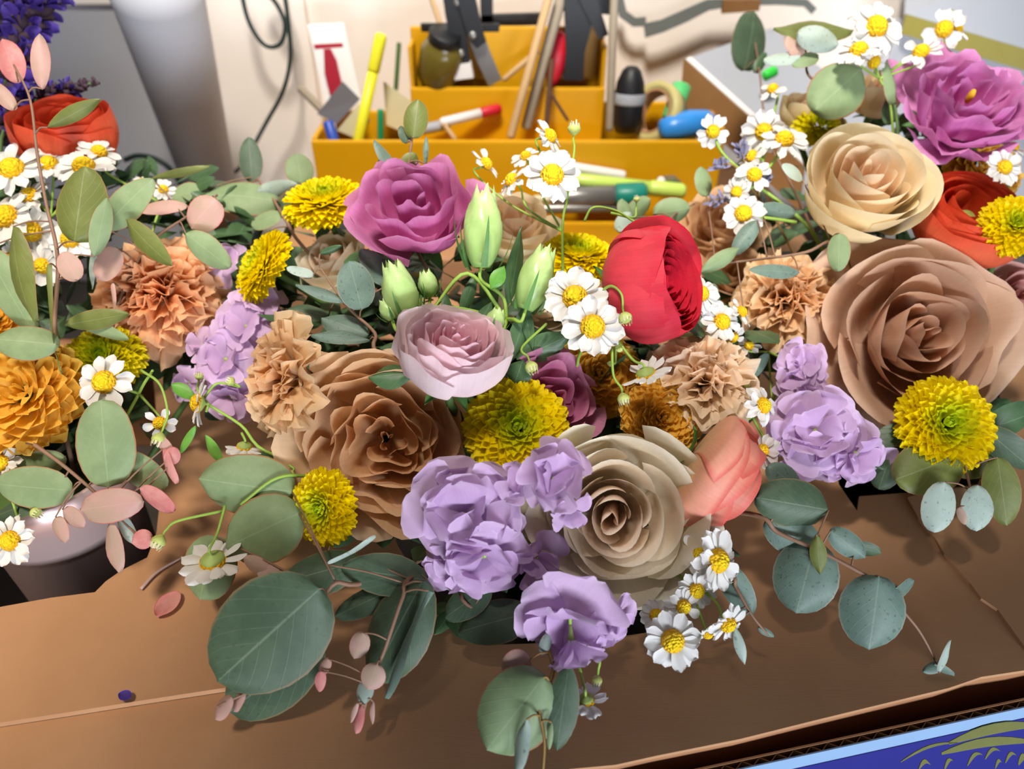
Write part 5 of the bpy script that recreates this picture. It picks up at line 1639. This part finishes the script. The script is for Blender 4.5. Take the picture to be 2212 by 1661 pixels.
vs, fs, pv = lathe_data([(.0165, .046), (.0175, .047), (.0175, .056), (.0165, .057), (.0003, .057)], 24)
part('lid', mk('lid', vs, fs, M_BLK), root)
root = thing('black_grip', 'black rubber grip standing behind the grey dowel', 'tool', Matrix.Translation(PY(1352, 285, .835)) @ frame(Vector((.02, .1, 1))))
vs, fs, pv = lathe_data([(.012, 0), (.016, .01), (.017, .035), (.015, .052), (.010, .064), (.006, .068), (.0003, .069)], 20)
part('grip', mk('grip', vs, fs, M_BLK), root)
vs, fs, pv = lathe_data([(.0175, .030), (.018, .032), (.018, .040), (.0175, .042)], 20)
part('band', mk('band', vs, fs, M_PANEL), root)
root = thing('tape_ring', 'khaki tape ring leaning in the caddy corner', 'tape', Matrix.Translation(PY(1418, 245, .845)) @ frame(Vector((-.75, -.55, .45))))
vs, fs, pv = lathe_data([(.024, -.009), (.033, -.009), (.033, .009), (.024, .009), (.024, -.009)], 36, capb=False)
part('tape', mk('tape', vs, fs, M_TAPE), root)
vs, fs, pv = lathe_data([(.022, -.0092), (.0242, -.0092), (.0242, .0092), (.022, .0092), (.022, -.0092)], 36, capb=False)
part('tape_core', mk('tape_core', vs, fs, M_CARD), root)
root = rod('green_knife', 'bright green tool handle leaning in the caddy corner', 'tool', PY(1448, 262, .835), PY(1474, 182, .855), .0105, M_GRNB, 16)
p0, p1 = PY(1424, 282, .815), PY(1548, 258, .83)
M = Matrix.Translation(p0) @ frame(p1 - p0)
root = thing('blue_cutter', 'bright blue rounded tape cutter lying on the caddy end', 'tool', M)
L = (p1 - p0).length
prof = [(.004, 0), (.011, .003), (.0145, L * .25), (.0155, L * .55), (.012, L * .85), (.005, L * .97), (.0003, L)]
vs, fs, pv = lathe_data(prof, 20)
part('body', mk('body', vs, fs, M_BLUE), root)
M2 = M @ Matrix.Translation((0, -.010, L * .75)) @ Matrix.Rotation(1.57, 4, 'X')
vs, fs, pv = lathe_data([(.004, 0), (.004, .006), (.0003, .007)], 12)
part('button', mk('button', vs, fs, M_WHT), root, M2)

# pens lying in the front pen tray
rod('highlighter', 'lime highlighter lying in front of the caddy', 'pen', PY(1240, 388, .775), PY(1480, 414, .765), .0075, M_LIME, cap=M_LIME)
rod('marker_pen', 'white pen lying behind the lime highlighter', 'pen', PY(1218, 358, .79), PY(1350, 380, .788), .0055, M_WHT)
rod('marker_pen', 'teal capped marker lying below the lime highlighter', 'pen', PY(1190, 428, .765), PY(1398, 420, .756), .0115, M_GRY, cap=M_TEAL)
rod('marker_pen', 'cream pen lying beside the teal cap', 'pen', PY(1150, 430, .78), PY(1300, 428, .776), .0042, M_CREAM)
rod('steel_ruler', 'steel rod lying in the pen tray', 'tool', PY(1130, 452, .757), PY(1340, 448, .755), .0055, M_GRY)
root = thing('bulldog_clip', 'small steel clip with white dot lying by the lime highlighter', 'clip', Matrix.Translation(PY(1445, 396, .775)))
strip('clip_body', root, [(1430, 398), (1440, 388), (1455, 387), (1468, 398)], .778, .006, .010, M_GRY)
rivet(root, 1428, 391, .772, .0045, M_WHT)

# leaning canvas board with brown side, grey straps, pale boxes at the upper right
pts = [PY(1480, 128, .90), PY(1740, 360, .80), PY(1960, 300, .86), PY(1668, 60, .96)]
n = (pts[1] - pts[0]).cross(pts[3] - pts[0]).normalized()
if n.z < 0:
    n = -n
root = thing('canvas_board', 'grey faced board with brown wooden edge lying slanted beside the caddy', 'board', Matrix.Translation(pts[1]))
vs, fs = slab_data([pts], n, .006)
part('face', mk('face', [v - pts[1] for v in vs], fs, M_PANEL, smooth=False), root)
low = Vector((0, -.012, -.045))
ev = [pts[0], pts[1], pts[1] + low, pts[0] + low]
en = (ev[1] - ev[0]).cross(ev[3] - ev[0]).normalized()
vs, fs = slab_data([ev], en, .006)
part('edge_board', mk('edge_board', [v - pts[1] for v in vs], fs, M_BRN, smooth=False), root)
ev2 = [p + n * .0012 for p in (pts[0], pts[1], pts[1].lerp(pts[2], .05), pts[0].lerp(pts[3], .06))]
vs, fs = slab_data([ev2], n, .001)
part('white_edge', mk('white_edge', [v - pts[1] for v in vs], fs, M_WHT, smooth=False), root)
root = thing('strap', 'soft grey strap draped along the wall above the board', 'strap', Matrix.Translation(PY(1400, 62, .97)))
strip('strap_band', root, [(1336, -10), (1345, 30), (1370, 48), (1395, 46)], .972, .010, .004, M_CORDG)
strip('strap_band', root, [(1392, 66), (1430, 56), (1480, 34), (1530, 10), (1590, 4), (1680, 2), (1740, 6), (1758, 24)], .968, [.016, .014, .014, .012, .008, .008, .008, .008], .004, M_CORDG)
strip('buckle', root, [(1560, 14), (1640, 10)], .964, [.014, .012], .008, M_BRN)
me = bevbox('storage_box', (PY(1945, 0, .93).x, .93, PY(2000, 150, .93).z), (PY(2330, 0, .93).x, .99, PY(2000, 40, .93).z), M_PANEL, .004)
q = thing('storage_box', 'pale grey storage box at the wall behind the orchid lisianthus', 'box', Matrix.Translation((.6, .95, -.134)))
me2 = bevbox('body', (PY(1950, 0, .93).x, .925, -.134), (.95, .99, PY(2000, 60, .93).z), M_CAB, .004)
me2.transform(WM[q].inverted()); part('body', me2, q)
pl = [PY(1955, 30, .92), PY(2330, 140, .86), PY(2330, -120, .92), PY(1960, -60, .98)]
n2 = (pl[1] - pl[0]).cross(pl[3] - pl[0]).normalized()
n2 = n2 if n2.z > 0 else -n2
vs, fs = slab_data([pl], n2, .004)
part('lid', mk('lid', local(q, vs), fs, M_PANEL, smooth=False), q)
rim = [pl[0], pl[1], pl[1] + Vector((0, -.004, -.02)), pl[0] + Vector((0, -.004, -.02))]
n3 = (rim[1] - rim[0]).cross(rim[3] - rim[0]).normalized()
vs, fs = slab_data([rim], n3, .003)
part('lid_rim', mk('lid_rim', local(q, vs), fs, plain('olive_rim', '8a8030', .5, .3), smooth=False), q)
rod('green_clip', 'tiny bright green clip on the grey board', 'clip', PY(1648, 166, .855), PY(1676, 152, .86), .006, plain('neon_green', '35cf45', .4, .4))
